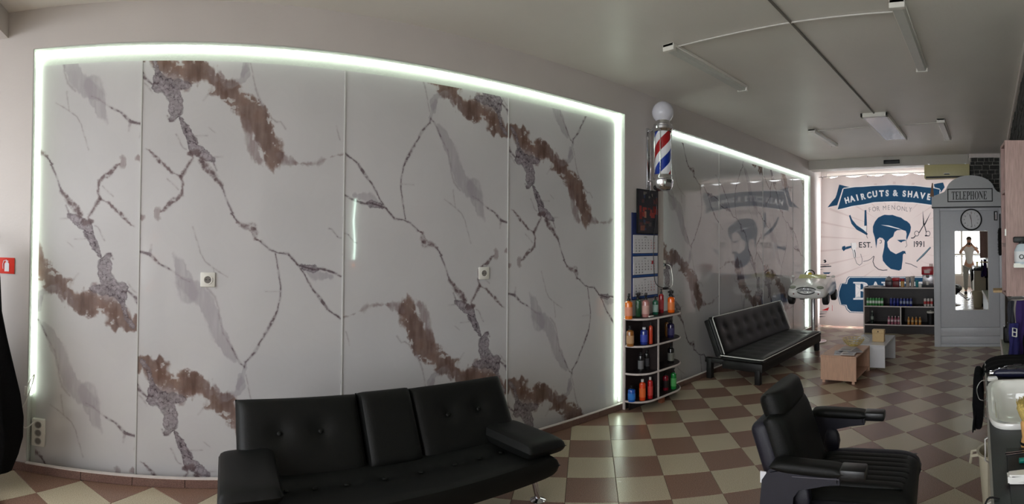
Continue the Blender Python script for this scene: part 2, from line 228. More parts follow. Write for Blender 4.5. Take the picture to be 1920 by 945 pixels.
CURTAIN=[('p','ray',[(1.117,1.409),(0.208,1.368),(0.213,1.331)]),('p','ray',[(1.141,1.287),(0.275,1.127),(0.292,1.093)]),('p','ray',[(1.189,1.175),(0.416,0.907),(0.443,0.876)]),('p','ray',[(1.258,1.08),(0.622,0.717),(0.657,0.693)]),('p','ray',[(1.344,1.006),(0.882,0.57),(0.924,0.552)]),('p','ray',[(1.442,0.959),(1.182,0.472),(1.229,0.462)]),('p','ray',[(1.547,0.941),(1.507,0.43),(1.556,0.428)]),('p','ray',[(1.652,0.954),(1.838,0.445),(1.887,0.453)]),('p','ray',[(1.753,0.996),(2.159,0.519),(2.204,0.535)]),('p','ray',[(1.842,1.065),(2.449,0.65),(2.488,0.674)]),('p','ray',[(1.914,1.158),(2.69,0.831),(2.721,0.862)]),('p','ray',[(1.966,1.27),(2.866,1.053),(2.886,1.089)]),('p','ray',[(1.993,1.393),(2.964,1.302),(2.972,1.341)]),('p','ray',[(1.994,1.521),(2.977,1.563),(2.971,1.602)]),('p','ray',[(1.97,1.645),(2.903,1.818),(2.885,1.854)]),('p','ray',[(1.92,1.758),(2.748,2.049),(2.718,2.081)]),('p','ray',[(1.85,1.854),(2.523,2.243),(2.484,2.267)]),('p','ray',[(1.762,1.927),(2.244,2.387),(2.199,2.404)]),('p','ray',[(1.662,1.972),(1.929,2.476),(1.88,2.484)]),('p','ray',[(1.557,1.988),(1.597,2.505),(1.547,2.504)]),('p','ray',[(1.451,1.974),(1.267,2.475),(1.219,2.466)]),('p','ray',[(1.352,1.93),(0.957,2.388),(0.914,2.371)]),('p','ray',[(1.265,1.859),(0.685,2.25),(0.648,2.225)]),('p','ray',[(1.194,1.766),(0.463,2.068),(0.435,2.037)]),('p','ray',[(1.144,1.655),(0.305,1.852),(0.287,1.817)]),('p','ray',[(1.118,1.534),(0.218,1.614),(0.212,1.577)]),('p','navy',[(2.551,2.483),(2.331,2.424),(2.494,2.413),(2.587,2.122),(2.769,2.092),(2.619,2.249),(2.597,2.303)]),('p','navy',[(0.898,2.433),(0.745,2.466),(0.719,2.385),(0.783,2.297),(0.864,2.307)]),('s','white',[(2.478,2.409),(2.25,2.428),(2.058,2.433),(1.915,2.433),(1.679,2.44),(1.445,2.433),(1.213,2.413),(0.923,2.376),(0.8,2.342),(0.839,2.056),(0.926,2.088),(1.048,2.111),(1.262,2.14),(1.525,2.161),(1.759,2.165),(1.917,2.158),(2.076,2.136),(2.317,2.102),(2.579,2.05),(2.478,2.409)],0.0149),('p','navy',[(2.478,2.409),(2.25,2.428),(2.058,2.433),(1.915,2.433),(1.679,2.44),(1.445,2.433),(1.213,2.413),(0.923,2.376),(0.8,2.342),(0.839,2.056),(0.926,2.088),(1.048,2.111),(1.262,2.14),(1.525,2.161),(1.759,2.165),(1.917,2.158),(2.076,2.136),(2.317,2.102),(2.579,2.05)]),('t','white','H',(2.414,2.209),0.1,15,'bold',1.0),('t','white','A',(2.316,2.231),0.1,14,'bold',1.0),('t','white','I',(2.227,2.25),0.1,13,'bold',1.0),('t','white','R',(2.126,2.268),0.1,12,'bold',1.0),('t','white','C',(2.014,2.284),0.1,10,'bold',1.0),('t','white','U',(1.908,2.301),0.1,7,'bold',1.0),('t','white','T',(1.797,2.308),0.1,3,'bold',1.0),('t','white','S',(1.698,2.309),0.1,1,'bold',1.0),('t','white','&',(1.552,2.307),0.1,0,'bold',1.0),('t','white','S',(1.407,2.297),0.1,-3,'bold',1.0),('t','white','H',(1.307,2.285),0.1,-5,'bold',1.0),('t','white','A',(1.199,2.269),0.1,-6,'bold',1.0),('t','white','V',(1.092,2.252),0.1,-8,'bold',1.0),('t','white','E',(0.985,2.23),0.1,-10,'bold',1.0),('t','grey','F',(2.002,2.032),0.08,9,'thin',1.0),('t','grey','O',(1.925,2.042),0.08,7,'thin',1.0),('t','grey','R',(1.854,2.049),0.08,5,'thin',1.0),('t','grey','M',(1.747,2.059),0.08,2,'thin',1.0),('t','grey','E',(1.669,2.063),0.08,0,'thin',1.0),('t','grey','N',(1.591,2.062),0.08,0,'thin',1.0),('t','grey','O',(1.502,2.051),0.08,-4,'thin',1.0),('t','grey','N',(1.425,2.04),0.08,-5,'thin',1.0),('t','grey','L',(1.364,2.031),0.08,-7,'thin',1.0),('t','grey','Y',(1.302,2.023),0.08,-8,'thin',1.0),('t','black','E',(2.177,1.434),0.095,0,'reg',1.0),('t','black','S',(2.105,1.434),0.095,0,'reg',1.0),('t','black','T',(2.033,1.433),0.095,0,'reg',1.0),('t','black','.',(1.978,1.433),0.095,0,'reg',1.0),('t','black','1',(1.239,1.44),0.098,0,'reg',0.8),('t','black','9',(1.191,1.44),0.098,0,'reg',0.8),('t','black','9',(1.133,1.439),0.098,0,'reg',0.8),('t','black','1',(1.079,1.439),0.098,0,'reg',0.8),('p','navy',[(1.894,1.371),(1.917,1.556),(1.947,1.649),(1.947,1.741),(1.911,1.826),(1.856,1.894),(1.784,1.928),(1.745,1.94),(1.667,1.932),(1.604,1.933),(1.535,1.907),(1.465,1.887),(1.411,1.844),(1.365,1.824),(1.314,1.778),(1.295,1.724),(1.306,1.649),(1.341,1.573),(1.372,1.502),(1.38,1.55),(1.371,1.611),(1.386,1.66),(1.451,1.681),(1.529,1.674),(1.572,1.644),(1.596,1.568),(1.658,1.527),(1.702,1.477),(1.693,1.393),(1.648,1.324),(1.552,1.27),(1.477,1.304),(1.439,1.324),(1.4,1.319),(1.388,1.269),(1.416,1.281),(1.439,1.261),(1.443,1.175),(1.464,1.018),(1.503,0.992),(1.643,1.022),(1.72,1.083),(1.782,1.16),(1.79,1.237),(1.757,1.385),(1.748,1.5),(1.783,1.542),(1.834,1.555),(1.874,1.522),(1.883,1.448)]),('p','navy',[(1.53,1.509),(1.414,1.513),(1.372,1.502),(1.406,1.493),(1.445,1.482),(1.465,1.464),(1.499,1.484)]),('p','white',[(1.817,1.77),(1.668,1.756),(1.513,1.711),(1.436,1.676),(1.544,1.702),(1.684,1.738)]),('s','black',[(1.383,1.497),(1.368,1.413),(1.399,1.383)],0.0024),('s','black',[(1.835,1.509),(1.803,1.501),(1.808,1.463),(1.835,1.455)],0.0039),('s','black',[(1.931,1.237),(1.952,1.144),(1.924,1.067),(1.861,1.014),(1.783,0.994),(1.704,1.003)],0.0055),('s','black',[(2.13,1.144),(2.05,1.16),(1.986,1.191),(1.939,1.24)],0.0032),('s','black',[(1.4,1.121),(1.3,1.098),(1.193,1.045)],0.0039),('p','navy',[(2.101,2.028),(2.069,2.027),(2.059,1.759),(2.11,1.759)]),('p','white',[(2.086,1.756),(2.063,1.743),(2.07,1.65),(2.207,1.73)]),('p','navy',[(2.375,1.936),(2.351,1.951),(2.319,1.872),(2.239,1.769),(2.127,1.69),(2.044,1.619),(2.064,1.596),(2.239,1.691),(2.327,1.794)]),('s','black',[(2.063,1.759),(2.067,1.635),(2.064,1.573),(2.045,1.542)],0.0032),('p','black',[(1.094,2.003),(1.066,1.762),(1.089,1.76)]),('p','black',[(0.95,1.973),(1.054,1.759),(1.077,1.759)]),('s','black',[(1.077,1.759),(1.159,1.624)],0.0063),('s','black',[(1.069,1.759),(1.037,1.638)],0.0063),('s','black',[(1.161,1.613),(1.166,1.592),(1.179,1.577),(1.198,1.572),(1.216,1.578),(1.229,1.593),(1.234,1.614),(1.229,1.635),(1.216,1.65),(1.197,1.656),(1.179,1.65),(1.166,1.635),(1.161,1.614)],0.0039),('s','black',[(0.97,1.611),(0.975,1.59),(0.988,1.575),(1.007,1.57),(1.025,1.576),(1.038,1.591),(1.043,1.612),(1.038,1.633),(1.024,1.648),(1.006,1.653),(0.988,1.648),(0.975,1.632),(0.97,1.611)],0.0039),('s','black',[(1.221,1.572),(1.252,1.541),(1.295,1.539)],0.0071),('p','black',[(1.06,1.589),(0.979,1.573),(0.991,1.566),(1.06,1.567)]),('p','steel',[(0.973,1.392),(0.958,1.376),(1.085,1.241),(1.2,1.139),(1.208,1.155),(1.1,1.267)]),('s','black',[(0.958,1.376),(1.085,1.241),(1.2,1.139)],0.0032),('p','navy',[(2.5,1.402),(2.451,1.417),(2.427,1.362),(2.476,1.323),(2.506,1.362)]),('p','navy',[(2.435,1.397),(2.337,1.416),(2.33,1.385),(2.427,1.354)]),('p','white',[(2.337,1.463),(2.256,1.47),(2.241,1.408),(2.257,1.354),(2.25,1.222),(2.282,1.214),(2.322,1.346)]),('s','black',[(2.281,1.346),(2.266,1.284),(2.263,1.222)],0.0055),('s','black',[(2.337,1.463),(2.33,1.377),(2.306,1.331),(2.287,1.214),(2.258,1.214)],0.002),('s','black',[(2.274,1.206),(2.243,1.113),(2.195,1.079),(2.154,1.113),(2.151,1.19),(2.177,1.276)],0.0024),('p','navy',[(0.875,0.893),(2.381,0.886),(2.419,0.847),(2.436,0.776),(2.529,0.759),(2.574,0.625),(2.579,0.547),(2.539,0.399),(2.445,0.375),(2.426,0.317),(2.369,0.267),(2.136,0.263),(0.88,0.268)]),('p','white',[(0.875,0.886),(2.373,0.879),(2.411,0.84),(2.428,0.769),(2.521,0.759),(2.566,0.625),(2.571,0.547),(2.531,0.399),(2.437,0.382),(2.418,0.324),(2.361,0.274),(2.134,0.27),(0.88,0.274)]),('p','navy',[(0.875,0.874),(2.359,0.867),(2.396,0.827),(2.413,0.757),(2.506,0.759),(2.551,0.626),(2.556,0.547),(2.516,0.4),(2.422,0.395),(2.403,0.337),(2.346,0.287),(2.129,0.282),(0.88,0.287)]),('t','white','B',(2.167,0.65),0.307,0,'slab',1.0),('t','white','A',(1.909,0.654),0.307,0,'slab',1.0),('t','white','R',(1.655,0.657),0.307,0,'slab',1.0),('t','white','B',(1.403,0.659),0.307,0,'slab',1.0),('t','white','E',(1.153,0.66),0.307,0,'slab',1.0),('t','white','R',(0.906,0.66),0.307,0,'slab',1.0),('p','black',[(2.849,1.165),(2.808,1.176),(2.783,1.142),(2.808,1.118),(2.841,1.126),(2.816,1.142)]),('p','black',[(2.951,1.045),(2.817,1.066),(2.692,1.067),(2.692,1.054),(2.884,1.041),(2.948,1.026)]),('s','black',[(2.942,1.08),(2.733,1.088)],0.0016),('p','black',[(2.951,0.998),(2.834,1.008),(2.951,0.985)]),('p','navy',[(2.854,0.948),(2.701,0.956),(2.734,0.927),(2.826,0.926)]),('p','red',[(2.868,0.283),(2.729,0.346),(2.754,0.287)]),('p','black',[(2.913,0.224),(2.771,0.231),(2.905,0.209)]),('p','black',[(2.914,0.177),(2.788,0.183),(2.909,0.161)]),('s','black',[(2.905,0.253),(2.771,0.261)],0.0024),('s','red',[(2.674,0.387),(2.672,0.285)],0.0016)]
PER = 1.887
def marble_image():
    W, H = 520, 784; LX, LZ = 1.25, PER; px = LX / W
    X, Z = np.meshgrid((np.arange(W) + .5) * LX / W, (np.arange(H) + .5) * LZ / H)
    n1, n2 = fbm(H, W, 24, 16, 11), fbm(H, W, 24, 16, 31); n3, n4 = fbm(H, W, 90, 60, 51, 3), fbm(H, W, 90, 60, 71, 3)
    fine = fbm(H, W, 150, 100, 91, 3); clouds = fbm(H, W, 4, 3, 5, 3); st = fbm(H, W, 12, 48, 131, 3)
    crack = np.abs(fbm(H, W, 60, 42, 171, 3)); crack2 = np.abs(fbm(H, W, 100, 66, 191, 2))
    img = np.empty((H, W, 3), np.float32); img[:] = np.array([198, 197, 198]) / 255.; img += (clouds * .05)[..., None]
    Zr = .63
    D = {'l': (.013, .006, .62), 'b': (.022, .009, .92), 's': (.018, .009, .75), 'g': (.016, .003, .9), 'd': (.012, .006, .85), 'k': (.007, .003, .78), 'f': (.006, .003, .42)}
    C = {'l': (158, 152, 158), 'b': (119, 98, 91), 's': (134, 118, 118), 'g': (136, 128, 134), 'd': (108, 92, 94), 'k': (84, 70, 76), 'f': (132, 120, 124)}
    for kind, pts in MARBLE:
        amp, soft, op = D[kind]
        for off in (-PER, 0, PER):
            P = [(x, z - Zr + off, r) for x, z, r in pts]
            mr = max(p[2] for p in P) + .05
            x0, x1 = min(p[0] for p in P) - mr, max(p[0] for p in P) + mr; z0, z1 = min(p[1] for p in P) - mr, max(p[1] for p in P) + mr
            i0, i1 = max(0, int(x0 / px)), min(W, int(x1 / px) + 1); j0, j1 = max(0, int(z0 / LZ * H)), min(H, int(z1 / LZ * H) + 1)
            if i1 <= i0 or j1 <= j0: continue
            sl = (slice(j0, j1), slice(i0, i1))
            xx = X[sl] + n1[sl] * amp * 1.4 + n3[sl] * amp * .8; zz = Z[sl] + n2[sl] * amp * 1.4 + n4[sl] * amp * .8
            d = np.full(xx.shape, 9., np.float32)
            for (ax, az, ar), (bx, bz, br) in zip(P, P[1:]):
                vx, vz = bx - ax, bz - az; t = np.clip(((xx - ax) * vx + (zz - az) * vz) / (vx * vx + vz * vz + 1e-9), 0, 1)
                d = np.minimum(d, np.hypot(xx - ax - t * vx, zz - az - t * vz) - (ar + (br - ar) * t))
            d = d + fine[sl] * {'b': .012, 's': .010, 'g': .014, 'd': .012, 'l': .006}.get(kind, .004) + n1[sl] * {'b': .05, 's': .03, 'l': .02, 'd': .012}.get(kind, 0) + st[sl] * {'b': .040, 's': .035, 'l': .02}.get(kind, 0)
            sf = soft * (1 + 5 * np.clip(n2[sl] + .1, 0, .5))
            a = np.clip(.5 - d / sf / 2, 0, 1); a = a * a * (3 - 2 * a) * op
            c = np.array(C[kind]) / 255.; col = np.empty(xx.shape + (3,), np.float32); col[:] = c
            rim = np.clip(1 + d / .012, 0, 1)
            if kind == 'b':
                gap = np.clip((n4[sl] * 1.2 + n1[sl]) * 9 - 1.6, 0, 1) * np.clip(2 + d / .02, 0, 1); a = a * (1 - .8 * gap)
                col += (st[sl] * .20 + n1[sl] * .16)[..., None] ; col = col * (1 - .5 * rim[..., None]) + np.array([.50, .43, .43]) * .5 * rim[..., None]; hot = np.clip(n2[sl] * 4, 0, 1)[..., None]; col = col * (1 - .3 * hot) + np.array([.46, .33, .27]) * .3 * hot
            elif kind == 'g':
                k = .35 * np.clip(1 - crack[sl] / .05, 0, 1) + 1.0 * np.clip(1 - crack2[sl] / .07, 0, 1) * (fine[sl] > -.06) + rim * .45
                col -= (np.clip(k, 0, 1) * .25)[..., None]; col += (n3[sl] * .3)[..., None]; a = a * np.clip(1.0 + n3[sl] * 1.6, 0, 1)
            elif kind in 'ls': col += (st[sl] * .14)[..., None]; a = a * np.clip(.95 + st[sl] * 1.6, 0, 1) + rim * a * .12
            elif kind in 'kdf':
                a = a * np.clip(.85 + n3[sl] * 2.2 + n1[sl], .15, 1)
                halo = np.clip(1 - d / .012, 0, 1) ** 2 * .22 * op
                core = np.clip(-d / .004, 0, 1) if kind == 'd' else 0
                col = col - (core * .10 * np.clip(st[sl] * 4 + .5, 0, 1))[..., None] if kind == 'd' else col
                a = np.maximum(a, halo)
            a = np.clip(a, 0, 1)[..., None]; img[sl] = img[sl] * (1 - a) + col * a
    return to_image('marble_print', img)
def fill_poly(img, pts, col, px, y0, z0, flip=True):
    """even-odd fill; pts in metres (y grows to the left of the print)"""
    H, W = img.shape[:2]; P = np.array(pts, float); U = (y0 - P[:, 0]) / px; V = (P[:, 1] - z0) / px
    i0, i1 = max(0, int(U.min()) - 1), min(W, int(U.max()) + 2); j0, j1 = max(0, int(V.min()) - 1), min(H, int(V.max()) + 2)
    if i1 <= i0 or j1 <= j0: return
    acc = np.zeros((j1 - j0, i1 - i0), np.float32); n = len(P); SS = (.125, .375, .625, .875)
    for sy in SS:
        for sx in SS:
            yy = np.arange(j0, j1)[:, None] + sy; xx = np.arange(i0, i1)[None, :] + sx; ins = np.zeros(acc.shape, bool)
            for k in range(n):
                xa, ya, xb, yb = U[k], V[k], U[(k + 1) % n], V[(k + 1) % n]
                if ya == yb: continue
                c = ((ya > yy) != (yb > yy)) & (xx < (xb - xa) * (yy - ya) / (yb - ya) + xa); ins ^= c
            acc += ins / 16
    a = acc[..., None]; img[j0:j1, i0:i1] = img[j0:j1, i0:i1] * (1 - a) + np.array(col) * a
def curtain_image(y0, y1, z0, z1):
    px = .0035; W = int((y0 - y1) / px); H = int((z1 - z0) / px); img = np.empty((H, W, 3), np.float32); img[:] = np.array([232, 216, 212]) / 255.
    CO = {k: np.array(v) / 255. for k, v in dict(navy=(38, 74, 104), white=(238, 232, 230), black=(30, 32, 40), red=(205, 50, 52), grey=(96, 92, 96), steel=(110, 130, 142), ray=(220, 200, 196)).items()}
    for c in CURTAIN:
        col = CO[c[1]]
        if c[0] == 'p': fill_poly(img, c[2], col, px, y0, z0)
        elif c[0] == 's':
            r = max(c[3], .0025)
            for (ya, za), (yb, zb) in zip(c[2], c[2][1:]):
                L = math.hypot(yb - ya, zb - za) + 1e-9; ny, nz = -(zb - za) / L * r, (yb - ya) / L * r
                fill_poly(img, [(ya + ny, za + nz), (yb + ny, zb + nz), (yb - ny, zb - nz), (ya - ny, za - nz)], col, px, y0, z0)
        else:
            _, _, ch, (cy, cz), h, ang, font, wf = c
            if font == 'slab': V, F = text_tris(fancy(ch, 0x1D400), .02)
            else: V, F = text_tris(ch, {'bold': .05, 'thin': -.012, 'reg': .012}[font])
            if not len(V): continue
            k = h / .72; cxx = (V[:, 0].min() + V[:, 0].max()) / 2; czz = .36 if ch != '.' else .36
            a = math.radians(ang); wf2 = wf * (.86 if font == 'bold' else .80 if font == 'thin' else 1)
            dx = (V[:, 0] - cxx) * k * wf2; dz = (V[:, 1] - czz) * k
            Y_ = cy - (dx * math.cos(a) - dz * math.sin(a)); Z_ = cz + dx * math.sin(a) + dz * math.cos(a)
            for f in F: fill_poly(img, [(Y_[i], Z_[i]) for i in f], col, px, y0, z0)
    return to_image('curtain_print', img)
def image_mat(name, im, rough, coat=0, translucent=0, ext='REPEAT', bump=0, spec=.5):
    M = bpy.data.materials.new(name); M.use_nodes = True; nt = M.node_tree; b = nt.nodes['Principled BSDF']
    uv = nt.nodes.new('ShaderNodeUVMap'); t = nt.nodes.new('ShaderNodeTexImage'); t.image = im; t.extension = ext; nt.links.new(uv.outputs[0], t.inputs[0])
    nt.links.new(t.outputs[0], b.inputs['Base Color']); b.inputs['Roughness'].default_value = rough; b.inputs['Coat Weight'].default_value = coat; b.inputs['Coat Roughness'].default_value = .02
    b.inputs['Specular IOR Level'].default_value = spec
    if translucent:
        tr = nt.nodes.new('ShaderNodeBsdfTranslucent'); mx = nt.nodes.new('ShaderNodeMixShader'); mx.inputs[0].default_value = translucent
        nt.links.new(t.outputs[0], tr.inputs[0]); nt.links.new(b.outputs[0], mx.inputs[1]); nt.links.new(tr.outputs[0], mx.inputs[2]); nt.links.new(mx.outputs[0], nt.nodes['Material Output'].inputs[0])
    return M
# ------------------------------------------------------------------ materials
paint = mat('wall_paint', (198, 192, 188), .55, var=.02, vs=3, bump=.15, bs=60)
ceil_paint = mat('ceiling_paint', (224, 221, 214), .42, var=.03, vs=2, bump=.25, bs=30)
niche_paint = mat('niche_plaster', (192, 196, 190), .6, var=.02, bump=.5, bs=50)
white_pl = mat('white_plastic', (226, 224, 216), .3, var=.02)
led_m = mat('led_front', (255, 255, 255), .4, emit=LED, es=LED_FRONT)
led_b = mat('led_back', (255, 255, 255), .4, emit=(.90, 1.0, .93), es=LED_BACK)
leather = mat('black_leather', (10, 11, 10), .5, var=.15, vs=40, bump=.25, bs=420, spec=.3)
leather2 = mat('black_leather_sofa', (15, 16, 16), .40, var=.15, vs=30, bump=.2, bs=300)
navy_leather = mat('navy_vinyl', (22, 21, 34), .45, var=.12, bump=.25, bs=500)
black_pl = mat('black_plastic', (18, 18, 20), .35, var=.1)
darkbox = mat('black_wood', (20, 19, 19), .5, var=.15)
chrome = mat('chrome', (215, 215, 218), .12, 1, var=.03)
alu = mat('aluminium', (190, 190, 190), .35, 1, var=.04)
piping = mat('white_piping', (225, 225, 220), .5)
glass = mat('clear_glass', (245, 250, 250), .02, trans=1, ior=1.3)
tile_l = speckle('beige_tile', (158, 146, 123), (205, 192, 167), .24)
tile_b = speckle('brown_tile', (103, 78, 67), (156, 123, 106), .24)
base_t = speckle('baseboard_tile', (92, 70, 64), (138, 108, 98), .35)
grout = mat('grout', (70, 62, 56), .9)
dark_lam = mat('dark_laminate', (44, 36, 36), .45, var=.2, vs=20, stretch=(1, 1, 8))
edge_w = mat('edge_band', (214, 204, 200), .5)
oak = mat('oak_laminate', (205, 165, 140), .45, var=.1, vs=9, stretch=(8, 8, 1))
pink_oak = mat('grey_oak', (160, 130, 124), .5, var=.2, vs=22, stretch=(5, 5, .5))
booth_w = mat('booth_white', (196, 198, 204), .35, var=.02)
ink = mat('ink_black', (14, 14, 16), .5)
screen_w = mat('paper_white', (222, 222, 226), .7, var=.02)
def flat(n, c, r=.5, **k): return mat('col_' + n, c, r, **k)
# ------------------------------------------------------------------ room shell
WY, NY, CZ = 2.955, 3.04, 2.853   # left wall face, niche back, ceiling
N1 = (-1.005, 3.37); N2 = (3.94, 8.06); NT = 2.607; NB = .05
b = MB()
b.box((-2.9, 3.05, 0), (8.9, 3.25, CZ)); b.box((-2.9, WY, NT), (8.9, 3.05, CZ)); b.box((-2.9, WY, 0), (8.9, WY + .010, NB))
b.box((-2.9, WY, 0), (N1[0], 3.05, NT)); b.box((N1[1], WY, 0), (N2[0], 3.05, NT)); b.box((N2[1], WY, 0), (8.9, 3.05, NT))
wall_left = tag(b.build('wall_left', paint, None, False), kind='structure')
b = MB()      # niche lining (plaster reveals and the band behind the strip light)
for a0, a1 in (N1, N2):
    b.box((a0 + .001, NY, 0), (a1 - .001, NY + .009, NT - .001)); b.box((a0, WY + .002, NT - .004), (a1, NY, NT - .0005)); b.box((a0 + .0005, WY + .002, NB), (a0 + .004, NY, NT)); b.box((a1 - .004, WY + .002, NB), (a1 - .0005, NY, NT))
b.build('niche_lining', niche_paint, wall_left, False)
for a0, a1 in (N1, N2): MB().box((a0, WY - .015, NB - .001), (a1, WY + .011, NB + .004)).build('ledge_strip', edge_w, wall_left, False)
# marble-print panels, one object each
MI = marble_image(); marble_m = image_mat('marble_acrylic', MI, .05, coat=.5)
def panel(x0, x1, left, even, zv):
    bm = bmesh.new(); uvl = bm.loops.layers.uv.new('UVMap'); y = NY - .006; zb, zt = .001, 2.522
    V = [bm.verts.new(v) for v in ((x0, y, zb), (x1, y, zb), (x1, y, zt), (x0, y, zt), (x0, NY - .001, zb), (x1, NY - .001, zb), (x1, NY - .001, zt), (x0, NY - .001, zt))]
    for f in ((0, 1, 2, 3), (0, 4, 5, 1), (1, 5, 6, 2), (2, 6, 7, 3), (3, 7, 4, 0)): bm.faces.new([V[i] for i in f])
    for f in bm.faces:
        for l in f.loops:
            x, z = l.vert.co.x - left, l.vert.co.z
            if not even: u, v = (1.25 - x) / 1.25, ((zv - z) + .68 - .63) / PER
            else: u, v = x / 1.25, (z - zv + .68 - .63) / PER
            l[uvl].uv = (u, v)
    return finish(bm, 'marble_panel', marble_m, wall_left, False)
edge_strip = mat('joint_metal', (196, 196, 194), .3, var=.02)
SEAM = [-.34, .915, 2.16]
panel(-.972, -.343, -.34 - 1.25, False, .936); panel(-.337, .912, -.34, True, .68); panel(.918, 2.157, .915, False, 2.281); panel(2.163, 3.31, 2.16, True, .39)
panel(3.945, 5.138, 3.90, True, 1.414); panel(5.142, 6.338, 5.14, False, 2.47); panel(6.342, 7.448, 6.34, True, 1.10); panel(7.452, 8.0, 7.45, False, 1.95)
for x in SEAM + [5.14, 6.34, 7.45]: MB().box((x - .004, NY - .011, 0.001), (x + .004, NY - .002, 2.522)).build('joint_strip', edge_strip, wall_left, False)
# LED strips
def led(x0, x1, mt, label, zlow):
    t = thing('led_strip', label, 'light strip', ((x0 + x1) / 2, NY - .01, NT))
    y0, y1 = NY - .03, NY - .018; ox, oz = -(x0 + x1) / 2, -NT; oy = -(NY - .01)
    def seg(lo, hi): MB().box((lo[0] + ox, lo[1] + oy, lo[2] + oz), (hi[0] + ox, hi[1] + oy, hi[2] + oz)).build('strip_segment', mt, t, False)
    seg((x0 + .006, y0, NT - .012), (x1 - .006, y1, NT - .005)); seg((x0 + .005, y0, zlow), (x0 + .012, y1, NT - .014)); seg((x1 - .012, y0, NB), (x1 - .005, y1, NT - .014))
led(*N1, led_m, 'greenish white LED light strip framing the large front marble wall niche', .45)
led(*N2, led_b, 'white LED light strip framing the marble niche behind the piped sofa', NB + .01)
# skirting tiles along the left wall
x = -.654 - .308 * 7; base = tag(MB().box((-2.8, WY - .006, 0), (8.0, WY + .01, .046)).build('baseboard_left', grout, None, False), kind='structure')
proto = None
while x < 8.0:
    if x + .308 > -1.25:
        if proto is None:
            proto = MB().box((.0015, 0, 0), (.3065, .012, .048), .001, 1).build('skirting_tile', base_t, base, False); o = proto
        else: o = proto.copy(); COL.objects.link(o)
        o.location = (x, WY - .016, .001)
    x += .308
# other walls
GL = .3 ; RWY = -.30
b = MB(); b.box((.8, RWY - .15, 0), (8.9, RWY, CZ)); b.box((.8, -1.6, 0), (.95, RWY - .15, CZ)); wall_right = tag(b.build('wall_right', paint, None, False), kind='structure')
tag(MB().box((-2.9, -1.75, 0), (.95, -1.6, CZ)).build('wall_behind', paint, None, False), kind='structure')
b = MB(); b.box((-2.9, -1.6, 0), (-2.75, 2.955, .38)); b.box((-2.9, -1.6, 2.62), (-2.75, 2.955, CZ)); b.box((-2.9, -1.6, .38), (-2.75, -1.1, 2.62)); b.box((-2.9, 2.7, .38), (-2.75, 2.955, 2.62))
tag(b.build('wall_front', paint, None, False), kind='structure')
pane_m = bpy.data.materials.new('window_pane'); pane_m.use_nodes = True; nt = pane_m.node_tree; nt.nodes.remove(nt.nodes['Principled BSDF'])
tr = nt.nodes.new('ShaderNodeBsdfTransparent'); gl = nt.nodes.new('ShaderNodeBsdfGlossy'); gl.inputs['Roughness'].default_value = .02; mx = nt.nodes.new('ShaderNodeMixShader'); mx.inputs[0].default_value = .07
nt.links.new(tr.outputs[0], mx.inputs[1]); nt.links.new(gl.outputs[0], mx.inputs[2]); nt.links.new(mx.outputs[0], nt.nodes['Material Output'].inputs[0])
win = MB()
for y in (-1.1, .17, 1.43, 2.64): win.box((-2.87, y, .38), (-2.79, y + .06, 2.62))
for z in (.38, 2.56, 1.05): win.box((-2.86, -1.1, z), (-2.80, 2.7, z + .06))
wf = tag(win.build('window_1', white_pl, None, False), kind='structure')
for y0, y1 in ((-1.04, .17), (.23, 1.43), (1.49, 2.64)): MB().box((-2.835, y0, .44), (-2.829, y1, 2.56)).build('window_pane', pane_m, wf, False)
b = MB()
for k in range(26): b.tube([(-3.3, -1.5 + k * .17, 0), (-3.3, -1.5 + k * .17, 1.0)], .008, 6)
b.box((-3.32, -1.6, 1.0), (-3.28, 3.0, 1.03)); b.box((-3.31, -1.6, .1), (-3.29, 3.0, .12))
tag(b.build('balcony_railing', black_pl, None), 'black metal railing outside the shop window, seen in the booth mirror', 'railing')
tag(MB().box((-9, -6, -.2), (-2.9, 8, -.02)).build('pavement', mat('pavement', (150, 148, 144), .8), None, False), kind='structure')
tag(MB().box((8.9, -6, -.2), (13, 8, -.02)).build('pavement.001', MATS['pavement'], None, False), kind='structure')
# ceiling and beams
b = MB(); b.box((-2.9, -1.75, CZ), (8.9, 3.25, CZ + .15))
tag(b.build('ceiling', ceil_paint, None, False), kind='structure')
tag(MB().box((-1.55, -1.6, 2.692), (-1.175, WY, CZ)).build('trim_1', paint, None, False), kind='structure')
tag(MB().box((7.97, .30, 2.70), (8.25, WY, CZ)).build('trim_2', mat('beam_paint', (190, 186, 178), .6, var=.02), None, False), kind='structure')
# far wall with the window behind the curtain
b = MB(); b.box((8.62, .25, 2.72), (8.8, WY, CZ)); b.box((8.62, .25, 0), (8.8, WY, .12)); b.box((8.62, -.3, 0), (8.8, .25, CZ)); b.box((8.62, 2.86, .12), (8.8, WY, 2.72))
tag(b.build('wall_far', paint, None, False), kind='structure')
win = MB()
for y in (.25, 1.1, 1.97, 2.80): win.box((8.66, y, .12), (8.72, y + .06, 2.72))
for z in (.12, 2.66): win.box((8.67, .25, z), (8.71, 2.86, z + .06))
wf = tag(win.build('window_2', white_pl, None, False), kind='structure')
for y0, y1 in ((.31, 1.1), (1.16, 1.97), (2.03, 2.80)): MB().box((8.688, y0, .18), (8.694, y1, 2.66)).build('window_pane', pane_m, wf, False)
